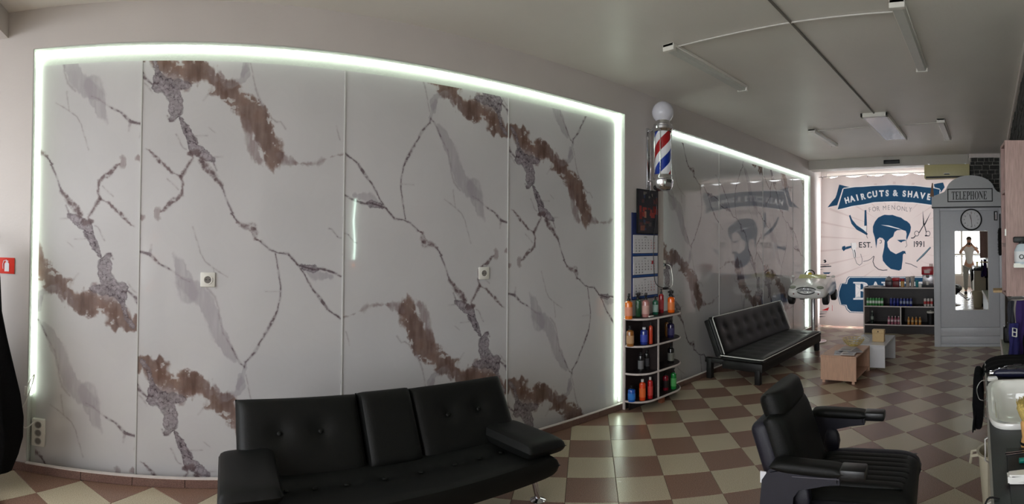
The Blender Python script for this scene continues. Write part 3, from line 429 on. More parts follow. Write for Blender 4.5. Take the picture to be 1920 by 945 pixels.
# stone-clad pier at the right end of the far wall
mortar = mat('mortar', (168, 164, 156), .9); stone_m = mat('dark_stone', (62, 62, 60), .85, var=.35, vs=25, bump=.6, bs=60)
b = MB(); b.box((7.95, -.30, 0), (8.6, .285, CZ)); pier = tag(b.build('wall_pier', mortar, None, False), kind='structure')
MB().box((7.935, -.205, 2.79), (7.95, .285, CZ), .002).build('pier_trim', edge_w, pier, False); MB().box((7.925, -.225, 1.9), (7.95, -.195, CZ - .05)).build('pier_trim', edge_w, pier, False)
def stones(u0, u1, v0, v1, place, parent, name='stone', rh=(.05, .085), rw=(.07, .17), limit=999):
    z = v1; k = 0
    while z > v0 + .03:
        h = random.uniform(*rh); y = u0
        while y < u1 - .03:
            wd = min(random.uniform(*rw), u1 - y); z0 = max(z - h + .008, v0)
            if wd > .03 and z - z0 > .015: place(y + .004, y + wd - .004, z0, z, random.uniform(.006, .016)); k += 1
            y += wd
        z -= h
def pier_stone(a, c, z0, z1, d):
    j = lambda: random.uniform(-.004, .004)
    MB().prism([(a + j(), z0 + j()), (c + j(), z0 + j()), (c + j(), z1 + j()), (a + j(), z1 + j())], 'x', 7.949 - d, 7.952, .003).build('stone', stone_m, pier)
stones(-.19, .283, 2.02, 2.785, pier_stone, pier)
# right wall: stone cladding seen at a glancing angle, kept as one part
sb = MB()
def wall_stone(a, c, z0, z1, d): sb.box((a, RWY - .002, z0), (c, RWY + d, z1))
stones(3.0, 7.9, 1.9, 2.78, wall_stone, None, rh=(.05, .09), rw=(.10, .24))
s_ = tag(sb.build('stone_cladding', stone_m, wall_right, False), kind='stuff')
MB().box((3.0, RWY, 1.88), (7.94, RWY + .004, 2.79)).build('mortar_bed', mortar, wall_right, False)
tag(MB().box((1.0, RWY, 2.79), (7.93, RWY + .035, CZ - .002), .004).build('trim_3', edge_w, None, False), kind='structure')
# ------------------------------------------------------------------ floor: every tile of the diagonal chequer is a part
fl = tag(MB().box((-2.9, -1.75, -.12), (8.9, 3.25, -.006)).build('floor', grout, None, False), kind='structure')
ga, TP = 0.7949, .30
A = Vector((math.cos(ga), math.sin(ga), 0)); B = Vector((-math.sin(ga), math.cos(ga), 0)); G0 = Vector((2.7508, 2.9494, 0)) + A * .009 + B * .016
meshes = []
for mt in (tile_l, tile_b):
    bm = bmesh.new(); h = TP / 2 - .0012
    top = [bm.verts.new((sx * (h - .0012), sy * (h - .0012), 0)) for sx, sy in ((-1, -1), (1, -1), (1, 1), (-1, 1))]
    mid_ = [bm.verts.new((sx * h, sy * h, -.0014)) for sx, sy in ((-1, -1), (1, -1), (1, 1), (-1, 1))]
    bot = [bm.verts.new((sx * h, sy * h, -.007)) for sx, sy in ((-1, -1), (1, -1), (1, 1), (-1, 1))]
    bm.faces.new(top)
    for q, r in ((bot, mid_), (mid_, top)):
        for k in range(4): bm.faces.new((q[k], q[(k + 1) % 4], r[(k + 1) % 4], r[k]))
    me = bpy.data.meshes.new('floor_tile'); bm.to_mesh(me); bm.free(); me.materials.append(mt); meshes.append(me)
far = [bmesh.new(), bmesh.new()]; ntile = 0; cells = []
for i in range(-30, 40):
    for j in range(-40, 30):
        c = G0 + A * (TP * (i + .5)) + B * (TP * (j + .5))
        if not (-2.75 < c.x < 8.75 and -1.7 < c.y < 3.13): continue
        if c.x > .95 and c.y < RWY - .1: continue
        # what the view can show: in front of the lens and not straight below it
        el = math.degrees(math.atan2(EYE, math.hypot(c.x, c.y))); az = math.degrees(math.atan2(c.x, c.y))
        seen = az > -26 and c.y > -.1 and el < 33 and c.x < 7.6
        cells.append((0 if seen else 1, math.hypot(c.x, c.y), c, (i + j) % 2))
cells.sort(key=lambda t: (t[0], t[1]))
for n, (beyond, _, c, par) in enumerate(cells):
    if n < 300 and beyond == 0:
        o = bpy.data.objects.new('floor_tile', meshes[par]); COL.objects.link(o); o.parent = fl; o.location = c; o.rotation_euler = (0, 0, ga + random.choice((0, 1, 2, 3)) * PI / 2)
    else:
        bmt = far[par]; M = T(*c) @ rotZ(ga); n0 = len(bmt.verts); bmt.from_mesh(meshes[par]); bmt.verts.ensure_lookup_table()
        bmesh.ops.transform(bmt, matrix=M, verts=bmt.verts[n0:])
for bmt, mt in zip(far, (tile_l, tile_b)): tag(finish(bmt, 'floor_tiles_beyond', mt, fl, False), kind='stuff')
# ------------------------------------------------------------------ printed curtain at the far window
CY0, CY1, CZ0, CZ1, CX = 2.90, .27, .03, 2.635, 8.40
bm = bmesh.new(); uvl = bm.loops.layers.uv.new('UVMap'); NXc, NZc = 130, 40; grid = []
for i in range(NXc + 1):
    col = []
    for j in range(NZc + 1):
        u, v = i / NXc, j / NZc; y = CY0 + (CY1 - CY0) * u; z = CZ0 + (CZ1 - CZ0) * v
        fold = .020 * math.sin(u * 46 + .8 * math.sin(v * 3)) * (.35 + .65 * v) + .012 * math.sin(u * 19 + 2 + v)
        sag = -.035 * abs(math.sin(u * PI * 6.5)) ** 1.5 * max(0, (v - .93) / .07)
        yl = y + (.05 * (v) - .03) * (1 - u) ** 8 * -1
        col.append(bm.verts.new((CX + fold, yl, z + sag)))
    grid.append(col)
for i in range(NXc):
    for j in range(NZc):
        f = bm.faces.new((grid[i][j], grid[i + 1][j], grid[i + 1][j + 1], grid[i][j + 1]))
        for l, (a, c) in zip(f.loops, ((i, j), (i + 1, j), (i + 1, j + 1), (i, j + 1))): l[uvl].uv = (a / NXc, c / NZc)
cur = thing('printed_curtain', 'large pink-white curtain printed with a bearded man and barber lettering', 'curtain', (CX, 1.9, CZ0))
CI = curtain_image(CY0, CY1, CZ0, CZ1); cm = image_mat('curtain_cloth', CI, .85, translucent=.10, ext='EXTEND', spec=.2)
o = finish(bm, 'cloth', cm, cur); o.location = (-CX, -1.9, -CZ0)
b = MB(); b.tube([(-.02, 1.02, 2.595), (-.02, 0, 2.612), (-.02, -1.62, 2.60)], .004, 6); b.build('hanging_wire', black_pl, cur)
for k in range(9): MB().tube([(-.02, .95 - k * .27, 2.61), (-.005, .95 - k * .27, 2.585), (0, .95 - k * .27, 2.56)], .004, 5).build('curtain_clip', chrome, cur)
# ------------------------------------------------------------------ sofa 1 (front, chrome legs)
def tag_sofa_common(): pass
S1 = thing('futon_sofa', 'black leather futon sofa with chrome legs in front of the large marble wall', 'sofa', (.98, 2.25, 0))
ox, oy = .98, 2.25
q = MB().puff((0, -.01, .288), (1.56, .52, .115), 48, 20, 22, [(u, v) for u in (-.72, -.55, -.36, -.12, .12, .36, .55, .72) for v in (-.1,)], .022)
q.build('seat_cushion', leather, S1)
for u in (-.72, -.55, -.36, -.12, .12, .36, .55, .72): MB().ball((u * .78, -.036, .3335), (.013, .013, .005), 12).build('button', leather, S1)
MB().box((-.74, -.20, .215), (.74, .22, .26), .015).build('seat_base', leather, S1)
def back_seg(x0, x1, dim, nm='back_cushion', th=.12, lift=0):
    wd = x1 - x0; c = ((x0 + x1) / 2, .215, .46 + lift)
    M = T(*c) @ rotX(math.radians(90 - 32)) 
    for u, v in dim: MB().ball((u * wd / 2, v * .20, th / 2 - .014), (.012, .012, .005), 12, M=M).build('button', leather, S1)
    return MB().puff((0, 0, 0), (wd, .40, th), max(10, int(wd * 44)), 22, 12, dim, .024, M=M).build(nm, leather, S1)
back_seg(-.765, -.125, [(-.35, .1), (.3, .1)]); back_seg(.165, .775, [(-.35, .1), (.3, .1)])
back_seg(-.13, .17, [], 'centre_back_cushion', .15, .004)
for s, rz in ((-1, -.06), (1, .10)):
    M = T(s * .70 - (.03 if s < 0 else -.0), -.02, .372 + (.03 if s < 0 else 0)) @ rotZ(rz) @ rotY(s * .10)
    MB().puff((0, 0, 0), (.27, .45, .095), 12, 18, 7, M=M).build('armrest', leather, S1)
    MB().tube([(s * .70, .14, .20), (s * .70, .14, .34)], .018, 8).build('armrest_bracket', black_pl, S1)
for sx in (-.70, .82):
    for yy in (-.03, .30):
        lg = MB(); x0 = sx - (.04 if sx > 0 else -.04)
        lg.tube([(x0, yy + .03, .235), (sx, yy - .0, .015)], [.021, .016], 14); lg.lathe([(0, 0), (.045, 0), (.045, .006), (.03, .013), (.016, .018)], 18, (sx, yy, 0)); lg.build('leg', chrome, S1)
MB().box((-.74, -.10, .19), (.76, -.06, .22), .006).build('front_rail', black_pl, S1); MB().box((-.74, .2, .19), (.76, .24, .22), .006).build('rear_rail', black_pl, S1)
# ------------------------------------------------------------------ sofa 2 (piped)
S2 = thing('piped_sofa', 'black leather click-clack sofa with white piping and square black legs', 'sofa', (5.58, 2.55, 0))
L2 = .93
MB().puff((0, -.065, .232), (2 * L2, .50, .10), 50, 20, 16, [(u, v) for u in np.linspace(-.85, .85, 9) for v in (-.35, .35)], .010).build('seat_cushion', leather2, S2)
MB().box((-L2 + .01, -.308, .125), (L2 - .01, .17, .215), .012).build('seat_base', darkbox, S2)
M = T(0, .245, .455) @ rotX(math.radians(90 - 22))
MB().puff((0, 0, 0), (2 * L2, .43, .09), 60, 22, 22, [(u, v) for u in np.linspace(-.8, .8, 7) for v in (-.35, .3)], .018, M=M).build('back_cushion', leather2, S2)
MB().box((-L2 + .012, -.205, -.085), (L2 - .012, .200, .012), .012, M=M).build('back_frame', darkbox, S2)
def ring_path(pts, r, par, nm, mt): MB().tube(pts, r, 6).build(nm, mt, par)
cb = M; hx, hy = L2 - .004, .205
ring_path([cb @ Vector(p) for p in [(-hx, -hy, .038), (-hx, hy - .02, .040), (-hx + .02, hy, .038), (hx - .02, hy, .038), (hx, hy - .02, .040), (hx, -hy, .038)]], .0055, S2, 'back_piping', piping)
ring_path([(-hx, .18, .262), (-hx, -.29, .258), (-hx + .02, -.312, .256), (hx - .02, -.312, .256), (hx, -.29, .258), (hx, .18, .262)], .0055, S2, 'seat_piping', piping)
for x in (-.895, .91):
    for y, zt in ((-.25, .15), (.33, .22)):
        MB().box((x - .03, y - .03, 0), (x + .03, y + .03, zt), .004).build('leg', darkbox, S2)
MB().box((-.92, .15, .17), (-.87, .38, .22), .004).build('hinge_rail', darkbox, S2); MB().box((.87, .15, .17), (.92, .38, .22), .004).build('hinge_rail', darkbox, S2)
# ------------------------------------------------------------------ coffee tables
t = thing('oak_table', 'low oak-look coffee table with magazines on it, nearest the barber chair', 'table', (5.01, 1.35, 0), .0)
def tb(x0, x1, y0, y1, h, th, m1, tt, closed=True):
    MB().box((x0, y0, h - th), (x1, y1, h), .002, 1).build('top', m1, tt)
    MB().box((x0, y0, .03), (x0 + th, y1, h - th), .002, 1).build('end_panel', m1, tt); MB().box((x1 - th, y0, .0), (x1, y1, h - th), .002, 1).build('end_panel', m1, tt)
    if closed: MB().box((x0 + th, y1 - th, .03), (x1 - th, y1 - .004, h - th), .001, 1).build('back_panel', m1, tt); MB().box((x0 + th, y0 + .01, .04), (x1 - th, y1 - th, .055), .001, 1).build('bottom_shelf', m1, tt)
tb(0, .60, 0, .385, .285, .018, oak, t)
for x in (.01, .57):
    for y in (.02, .34): MB().box((x, y, 0), (x + .022, y + .03, .03)).build('foot', oak, t)
wgloss = mat('white_gloss', (222, 222, 226), .12, var=.02)
t = thing('white_table', 'low white coffee table holding the wooden box, beyond the oak table', 'table', (5.635, 1.18, 0))
tb(0, .66, 0, .42, .287, .018, wgloss, t, False)
MB().box((.018, .40, .03), (.642, .412, .268)).build('back_panel', wgloss, t)
# magazines
mags = [((5.16, 1.55), .25, (158, 160, 168)), ((5.22, 1.50), -.25, (120, 126, 140)), ((5.13, 1.46), .1, (190, 186, 184)), ((5.24, 1.44), .5, (90, 96, 110)), ((5.30, 1.52), -.05, (176, 170, 166))]
for k, ((x, y), rz, c) in enumerate(mags):
    m_ = thing('magazine', ['grey magazine lowest on the oak table', 'blue-grey magazine on the oak table stack', 'pale magazine at the near edge of the oak table', 'dark magazine fanned toward the camera-right edge of the oak table', 'beige magazine topmost beneath the wire basket'][k], 'magazine', (x, y, .2855 + k * .0045), rz, 'magazines on the oak table')
    MB().box((-.105, -.075, 0), (.105, .075, .0032)).build('pages', screen_w, m_, False)
    q = MB(); q.box((-.106, -.076, .0032), (.106, .076, .0042)); q.build('cover', flat('mag%d' % k, c, .3), m_, False)
    MB().box((-.09, -.055, .0042), (-.02, .055, .0044)).build('cover_picture', flat('magpic%d' % k, tuple(int(v * .55) for v in c), .3), m_, False)
# wire basket
wb = thing('wire_basket', 'round golden wire basket on the oak coffee table', 'basket', (5.46, 1.50, .306))
gold = mat('brass_wire', (206, 184, 104), .35, .4)
for r, z in ((.05, .004), (.08, .02), (.10, .04), (.115, .06), (.125, .08)):
    MB().tube([(r * math.cos(a), r * math.sin(a), z) for a in np.linspace(0, 2 * PI, 25)], .003, 5).build('wire_ring', gold, wb)
for k in range(14):
    a = k * PI / 7; MB().tube([(.02 * math.cos(a), .02 * math.sin(a), .003), (.05 * math.cos(a), .05 * math.sin(a), .004), (.08 * math.cos(a), .08 * math.sin(a), .022), (.125 * math.cos(a), .125 * math.sin(a), .08)], .0024, 5).build('wire_rib', gold, wb)
wb2 = thing('wire_tray', 'white wire letter tray on the white coffee table', 'tray', (5.78, 1.49, .288), .5)
ww = mat('white_wire', (215, 215, 212), .4)
for k in range(7): MB().tube([(-.10 + k * .033, -.07, .05), (-.10 + k * .033, -.06, .004), (-.10 + k * .033, .06, .004), (-.10 + k * .033, .07, .05)], .003, 5).build('wire_rib', ww, wb2)
for z, y in ((.05, .07), (.025, .065)):
    MB().tube([(-.10, -y, z), (.10, -y, z), (.10, y, z), (-.10, y, z), (-.10, -y, z)], .003, 5).build('wire_frame', ww, wb2)
# wooden box
wbx = thing('wooden_box', 'small plywood box with a keyhole on the white coffee table', 'box', (5.86, 1.30, .288))
ply = mat('plywood', (206, 176, 130), .55, var=.08, stretch=(1, 6, 1))
MB().box((-.035, -.07, 0), (.035, .07, .098), .002, 1).build('body', ply, wbx); MB().box((-.038, -.072, .099), (.038, .072, .142), .002, 1).build('lid', ply, wbx)
MB().box((-.0395, -.006, .112), (-.0375, .006, .128)).build('keyhole', ink, wbx)
# ------------------------------------------------------------------ telephone-box door front
BX = 7.04
bt = thing('telephone_booth', 'white wooden telephone booth front with arched TELEPHONE header', 'booth', (BX, .29, 0))
def by(y): return y - .29
MB().box((.03, by(-.225), 0), (.60, by(.755), 1.93)).build('body', booth_w, bt, False)
fr = MB(); fr.box((0, by(.675), 0), (.03, by(.765), 1.94), .004); fr.box((0, by(-.225), 0), (.03, by(-.155), 1.94), .004); fr.box((0, by(-.155), 1.90), (.03, by(.675), 1.94), .003); fr.box((0, by(-.155), 0), (.03, by(.675), .035), .003); fr.box((0, by(-.155), .15), (.03, by(.675), .268), .003)
fr.build('frame', booth_w, bt)
MB().box((.010, by(-.15), .272), (.03, by(.67), 1.896), .003).build('door_panel', booth_w, bt)
MB().box((.015, by(-.15), .04), (.03, by(.67), .145), .003).build('plinth_panel', booth_w, bt)
_a = [(.785, 1.952), (.785, 2.10), (.72, 2.125), (.64, 2.145), (.575, 2.185)]
_a += [(.242 + .335 * math.cos(a), 2.185 + .205 * math.sin(a)) for a in np.linspace(.12, PI - .12, 18)]
_a += [(-.095, 2.185), (-.15, 2.145), (-.20, 2.125), (-.245, 2.11), (-.245, 1.952)]
MB().prism([(by(.785), 1.952), (by(.785), 2.10), (by(.70), 2.128), (by(.61), 2.16)] + [(by(.242 + .335 * math.cos(a)), 2.185 + .205 * math.sin(a)) for a in np.linspace(.08, PI - .08, 20)] + [(by(-.13), 2.16), (by(-.20), 2.128), (by(-.245), 2.11), (by(-.245), 1.952)], 'x', -.018, .03, .002).build('header', mat('header_grey', (176, 178, 180), .4, var=.02), bt)
MB().box((-.026, by(-.245), 1.938), (.60, by(.785), 1.954)).build('black_ledge', ink, bt, False)
MB().box((.03, by(-.20), 1.954), (.60, by(.75), 2.08)).build('roof', booth_w, bt, False)
fb = MB(); y0, y1, z0, z1 = by(-.07), by(.562), 2.018, 2.206; k = .014
for lo, hi in (((y0, z0), (y1, z0 + k)), ((y0, z1 - k), (y1, z1)), ((y0, z0), (y0 + k, z1)), ((y1 - k, z0), (y1, z1))): fb.box((-.0215, lo[0], lo[1]), (-.0175, hi[0], hi[1]))
fb.build('sign_border', ink, bt, False)
V, F = text_tris(fancy('TELEPHONE', 0x1D400)); wt = V[:, 0].max() - V[:, 0].min(); ht = V[:, 1].max() - V[:, 1].min()
Mt = Matrix(((0, 0, -1, -.0185), (-1, 0, 0, by(.503)), (0, 1, 0, 2.052), (0, 0, 0, 1)))
text_obj('sign_lettering', fancy('TELEPHONE', 0x1D400), ink, bt, Mt, .118, 0, (.49 / wt) / (.118 / ht))
# clock
ck = thing('wall_clock', 'round black-rimmed wall clock on the booth door', 'clock', (BX + .008, .234, 1.772))
Mc = rotY(-PI / 2)
MB().lathe([(.142, -.004), (.149, .0), (.152, .015), (.146, .028), (.135, .024), (.133, .01)], 40, M=Mc).build('rim', ink, ck)
MB().lathe([(0, .008), (.136, .008), (.136, .004), (0, .004)], 36, M=Mc).build('dial', screen_w, ck)
mk = MB()
for k in range(60):
    a = k * PI / 30; L = .012 if k % 5 == 0 else .005
    mk.box((-.0105, -.0012, .118 - L + .006), (-.0095, .0012, .124), M=rotX(a))
mk.build('minute_marks', ink, ck, False)
for k in range(12):
    a = (k + 1) * PI / 6; s = str(k + 1); cy, cz = -.097 * math.sin(a), .097 * math.cos(a)
    text_obj('numeral', s, ink, ck, Matrix(((0, 0, -1, -.0095), (-1, 0, 0, cy + .007 * len(s)), (0, 1, 0, cz - .010), (0, 0, 0, 1))), .019, .005)
MB().box((-.0135, -.004, -.015), (-.012, .004, .075), M=rotX(-.28)).build('hour_hand', ink, ck, False)
MB().box((-.0155, -.003, -.02), (-.014, .003, .105), M=rotX(PI - .10)).build('minute_hand', ink, ck, False)
MB().box((-.0172, -.001, -.03), (-.0165, .001, .11), M=rotX(.04)).build('second_hand', flat('red_hand', (160, 60, 50)), ck, False)
# mirror on the door
mr = thing('door_mirror', 'tall narrow frameless mirror on the booth door', 'mirror', (BX - .006, .235, 1.062), math.radians(2.0))
mirror_m = mat('mirror_silver', (235, 238, 238), .0, 1, var=0)
MB().box((-.004, -.228, -.545), (.0, .228, .545)).build('glass', mirror_m, mr, False)
MB().box((.0003, -.235, -.552), (.004, .235, .552)).build('backing', white_pl, mr, False)
for y in (-.2, .2):
    for z in (-.552, .546): MB().box((-.006, y - .012, z), (.004, y + .012, z + .006)).build('mirror_clip', chrome, mr, False)
th = thing('thermometer', 'small black and white thermometer plate on the booth door', 'thermometer', (BX - .002, -.108, 1.82))
MB().box((-.010, -.025, -.065), (.0, .025, .065), .003, 1).build('plate', ink, th); MB().box((-.012, -.014, -.05), (-.010, .006, .05)).build('scale', screen_w, th, False)
MB().tube([(-.014, .0, -.045), (-.014, .0, .02)], .002, 6).build('glass_tube', flat('red_hand', (160, 60, 50)), th)
bs = thing('hanging_brush', 'long black brush hanging at the right edge of the booth door', 'brush', (BX - .036, -.165, 1.845))
MB().tube([(-.012, 0, 0), (-.012, 0, -.20)], .008, 8).build('handle', ink, bs)
bb = MB(); bb.lathe([(0, -.58), (.022, -.57), (.026, -.5), (.026, -.24), (.02, -.2), (0, -.2)], 12, (-.012, 0, 0))
for k in range(220):
    a = random.random() * 2 * PI; z = -.22 - random.random() * .34; d = .034 + random.random() * .01
    bb.tube([(-.012 + .02 * math.cos(a), .02 * math.sin(a), z), (-.012 + d * math.cos(a) * .8, d * math.sin(a), z + random.uniform(-.01, .01))], .002, 3)
bb.build('bristles', mat('black_bristle', (16, 16, 16), .9), bs)
wg = thing('booth_ornament', 'small brown wooden finial on the left shoulder of the booth', 'finial', (7.005, .772, 2.10))
MB().prism([(-.02, 0), (.035, 0), (.022, .08), (.004, .19), (-.008, .19), (-.014, .08)], 'x', 0, .02).build('finial_body', mat('brown_wood', (128, 96, 76), .6), wg)
wg.rotation_euler = (0, 0, 0)
# ------------------------------------------------------------------ air conditioner, motion box
ac = thing('air_conditioner', 'cream wall-mounted air conditioner above the booth', 'air conditioner', (7.80, .63, 2.46))
cream = mat('aged_cream', (196, 188, 140), .4, var=.03)
MB().box((0, -.355, .0), (.17, .355, .215), .014, 3).build('casing', cream, ac)
MB().box((-.004, -.33, .004), (.05, .33, .03)).build('air_outlet', ink, ac, False)
MB().prism([(-.045, .052), (.045, .052), (.035, .066), (-.035, .066)], 'x', -.006, 0).build('display', ink, ac); MB().box((-.008, -.05, .066), (0, .05, .078), .002, 1).build('badge', white_pl, ac)
for yb in (-.30, .27): MB().box((.05, yb, .215), (.17, yb + .03, .235)).build('bracket', alu, ac, False)
for k, y in enumerate((.40, .80)):
    pass
md = thing('motion_box', 'small black sensor box on the beam above the curtain', 'sensor', (7.965, 1.53, 2.765))
MB().box((-.03, -.13, -.03), (.004, .13, .03), .005).build('casing', ink, md); MB().box((-.033, -.10, -.015), (-.03, .10, .012)).build('lens', black_pl, md)
# ------------------------------------------------------------------ drinks shelf unit
SX = 7.99
ds = thing('drinks_shelf', 'dark shelving unit with pale edges holding cans, left of the booth', 'shelf', (SX, 1.40, 0))
y0, y1 = -.60, .625   # local y, + is image left
D = .34
MB().box((0, y1 - .018, 0), (D, y1, .725)).build('side_panel', edge_w, ds, False); MB().box((0, y0, 0), (D, y0 + .018, .725)).build('side_panel', edge_w, ds, False)
MB().box((D - .008, y0 + .018, .02), (D, y1 - .018, .72)).build('back_panel', dark_lam, ds, False)
def shelf_board(z, nm='shelf_board'):
    o = MB().box((.002, y0 + .018, z), (D - .008, y1 - .018, z + .018)).build(nm, dark_lam, ds, False)
    MB().box((0, y0 + .018, z), (.002, y1 - .018, z + .018)).build('edge_band', edge_w, o, False)
for z in (.128, .425): shelf_board(z)
o = MB().box((.002, y0, .725), (D, y1, .743)).build('top_board', dark_lam, ds, False); MB().box((0, y0, .725), (.002, y1, .743)).build('edge_band', edge_w, o, False)
MB().box((.02, y0 + .018, 0), (.036, y1 - .018, .128)).build('kick_board', dark_lam, ds, False)
o = MB().box((.004, -.0, .146), (D - .008, .018, .425)).build('divider', dark_lam, ds, False); MB().box((0, 0, .146), (.004, .018, .425)).build('edge_band', edge_w, o, False)
canm = mat('can_metal', (200, 200, 205), .25, 1)
def can(x, y, z, name, label, group, c1, c2, h=.125, r=.0215, bottle=False):
    tg = thing(name, label, 'bottle' if bottle else 'can', (x, y, z), random.uniform(0, 6), group)
    body = flat('can_' + name + str(c1), c1, .3); band = flat('can_b' + str(c2), c2, .3)
    if not bottle:
        MB().lathe([(0, .002), (r * .8, 0), (r, .006), (r, h - .012), (r * .86, h - .003)], 16).build('body', body, tg)
        MB().lathe([(r * .86, h - .003), (r * .88, h), (r * .78, h - .001), (r * .75, h - .004), (0, h - .004)], 16).build('lid', canm, tg)
        MB().lathe([(r + .0004, h * .30), (r + .0008, h * .32), (r + .0008, h * .62), (r + .0004, h * .64)], 16).build('printed_band', band, tg)
    else:
        MB().lathe([(0, 0), (r, .002), (r * 1.02, .02), (r * .9, h * .35), (r * 1.0, h * .55), (r * .95, h * .68), (r * .5, h * .86), (r * .45, h * .9)], 14).build('body', body, tg)
        MB().lathe([(r * .48, h * .89), (r * .52, h * .9), (r * .52, h), (0, h)], 12).build('cap', band, tg)
        MB().lathe([(r * .93, h * .33), (r * 1.0, h * .36), (r * 1.03, h * .55), (r * 1.0, h * .58)], 14).build('label_band', band, tg)
zs, z2 = .4435, .1465
def ORD(k, n): return 'leftmost' if k == 0 else 'rightmost' if k == n - 1 else ('', 'second from left', 'third from left', 'fourth from left', 'fifth from left', 'sixth from left')[k]
def ys(px): return (1855 - px) / 946.15 * 8.05
for k in range(6): can(SX + .03, ys(1625 + k * 5.65), zs, 'green_can', ORD(k, 6) + ' of the green and white cans on the upper shelf', 'row of green and white cans', (70, 150, 80), (215, 225, 215))
for k in range(7): can(SX + .03, ys(1670.5 + k * 6.35), zs, 'blue_can', ORD(k, 7) + ' of the dark blue cans on the upper shelf', 'row of dark blue cans', (22, 34, 120), (150, 160, 190) if k > 2 else (40, 50, 140))
for k in range(3): can(SX + .03, ys(1735.5 + k * 6.2), zs, 'red_can', ORD(k, 3) + ' of the white and red cans on the upper shelf', 'row of white and red cans', (215, 208, 205), (190, 60, 60))
for k in range(4): can(SX + .03, ys(1666 + k * 6.3), z2, 'pink_bottle', ORD(k, 4) + ' of the small pink bottles on the lower shelf', 'pink bottles on the lower shelf', (170, 96, 116), (222, 200, 206), .132, .022, True)
for k in range(4): can(SX + .03, ys(1704 + k * 7.2), z2, 'orange_bottle', ORD(k, 4) + ' of the small orange bottles on the lower shelf', 'orange bottles on the lower shelf', (196, 128, 52), (210, 180, 130), .125, .021, True)
can(SX + .05, ys(1633), z2, 'dark_bottle', 'single dark green bottle alone at the lower left', None, (28, 40, 34), (150, 160, 150), .21, .026, True)
jb = thing('lidded_jar', 'tall black tub with a pale lid at the right of the lower shelf', 'tub', (SX + .08, ys(1745), z2))
MB().lathe([(0, 0), (.05, 0), (.058, .17), (.058, .19)], 20).build('body', ink, jb); MB().lathe([(.062, .185), (.064, .20), (.055, .212), (.02, .215), (.012, .225), (0, .225)], 20).build('lid', white_pl, jb)
# on top
zt = .7435
cg = thing('coffee_grinder', 'dark jar with a domed grey lid on the drinks shelf', 'jar', (SX + .10, ys(1665), zt))
MB().box((-.05, -.058, 0), (.05, .058, .105), .012).build('body', flat('plum', (60, 44, 52), .3), cg); MB().lathe([(.055, .105), (.06, .11), (.055, .135), (.035, .155), (.012, .163), (.008, .175), (0, .175)], 20).build('dome_lid', flat('lidgrey', (130, 128, 130), .3), cg)
rc = thing('red_tin', 'dark red tin with a bright red lid on the drinks shelf', 'tin', (SX + .10, ys(1679), zt))
MB().box((-.04, -.052, 0), (.04, .052, .10), .008).build('body', flat('dkred', (110, 28, 34), .4), rc); MB().box((-.043, -.058, .10), (.043, .058, .15), .01).build('lid', flat('bred', (176, 32, 44), .35), rc)
yj = thing('snack_jar', 'small yellow jar with a red lid on the drinks shelf', 'jar', (SX + .09, ys(1691.5), zt))
MB().lathe([(0, 0), (.03, 0), (.032, .09), (.026, .10)], 18).build('body', flat('amberjar', (196, 150, 84), .3), yj); MB().lathe([(.034, .098), (.034, .135), (0, .137)], 18).build('lid', flat('bred', (176, 32, 44), .35), yj)
for k, (px, hh) in enumerate(((1702, .165), (1711, .172))):
    cp = thing('cup_stack', ['left stack of pale patterned paper cups on the drinks shelf', 'right stack of pale patterned paper cups, beside the teal cup'][k], 'cups', (SX + .08, ys(px), zt), 0, 'paper cup stacks')
    MB().lathe([(0, .0), (.028, 0), (.036, hh), (.038, hh), (.038, hh + .004), (0, hh + .004)], 18).build('cups', mat('cup_print', (178, 164, 152), .6, var=.3, vs=60), cp)
    for j in range(5): MB().lathe([(.0365, hh - .012 * j - .006), (.0385, hh - .012 * j - .004), (.0365, hh - .012 * j - .002)], 18).build('cup_rim', screen_w, cp)
tc_ = thing('teal_cup', 'teal cup between the paper cups and the coffee machine', 'cup', (SX + .08, ys(1719.5), zt)); MB().lathe([(0, 0), (.022, 0), (.028, .11), (.025, .11), (.020, .006)], 18).build('cup_body', flat('teal', (40, 130, 140), .3), tc_)
wc = thing('napkin_box', 'small white box beside the coffee machine', 'box', (SX + .06, ys(1726), zt)); MB().box((-.025, -.026, 0), (.025, .026, .055), .004).build('box_body', white_pl, wc); MB().box((-.018, -.018, .055), (.018, .018, .060)).build('paper', screen_w, wc)
cmx = thing('coffee_machine', 'red and silver coffee machine at the right end of the drinks shelf', 'coffee machine', (SX + .12, ys(1740), zt))
MB().box((-.08, -.095, 0), (.09, .09, .035), .006).build('drip_tray', ink, cmx); MB().box((-.0, -.09, .035), (.09, .09, .20), .006).build('body', mat('steel', (165, 162, 164), .3, .8), cmx)
MB().box((-.08, -.095, .20), (.09, .095, .33), .012).build('red_head', flat('mred', (170, 26, 40), .25), cmx); MB().box((-.083, -.04, .225), (-.079, .05, .275)).build('control_panel', flat('pale_panel', (200, 180, 176), .4), cmx)
MB().lathe([(.02, .15), (.025, .16), (.03, .20), (0, .20)], 14, (-.045, 0, 0)).build('brew_head', chrome, cmx); MB().lathe([(0, .036), (.022, .036), (.028, .09), (.025, .09), (.02, .04)], 14, (-.045, 0, 0)).build('cup', white_pl, cmx)
for k in range(3): MB().tube([(.0, -.03 - k * .02, .33), (.0, -.032 - k * .021, .375)], .006, 6).build('stirrer', flat('brown_wood2', (110, 80, 60)), cmx)
pl_ = ('pale leaflet pile at the left end of the drinks shelf', 'leaflet lying tilted on the pale pile')
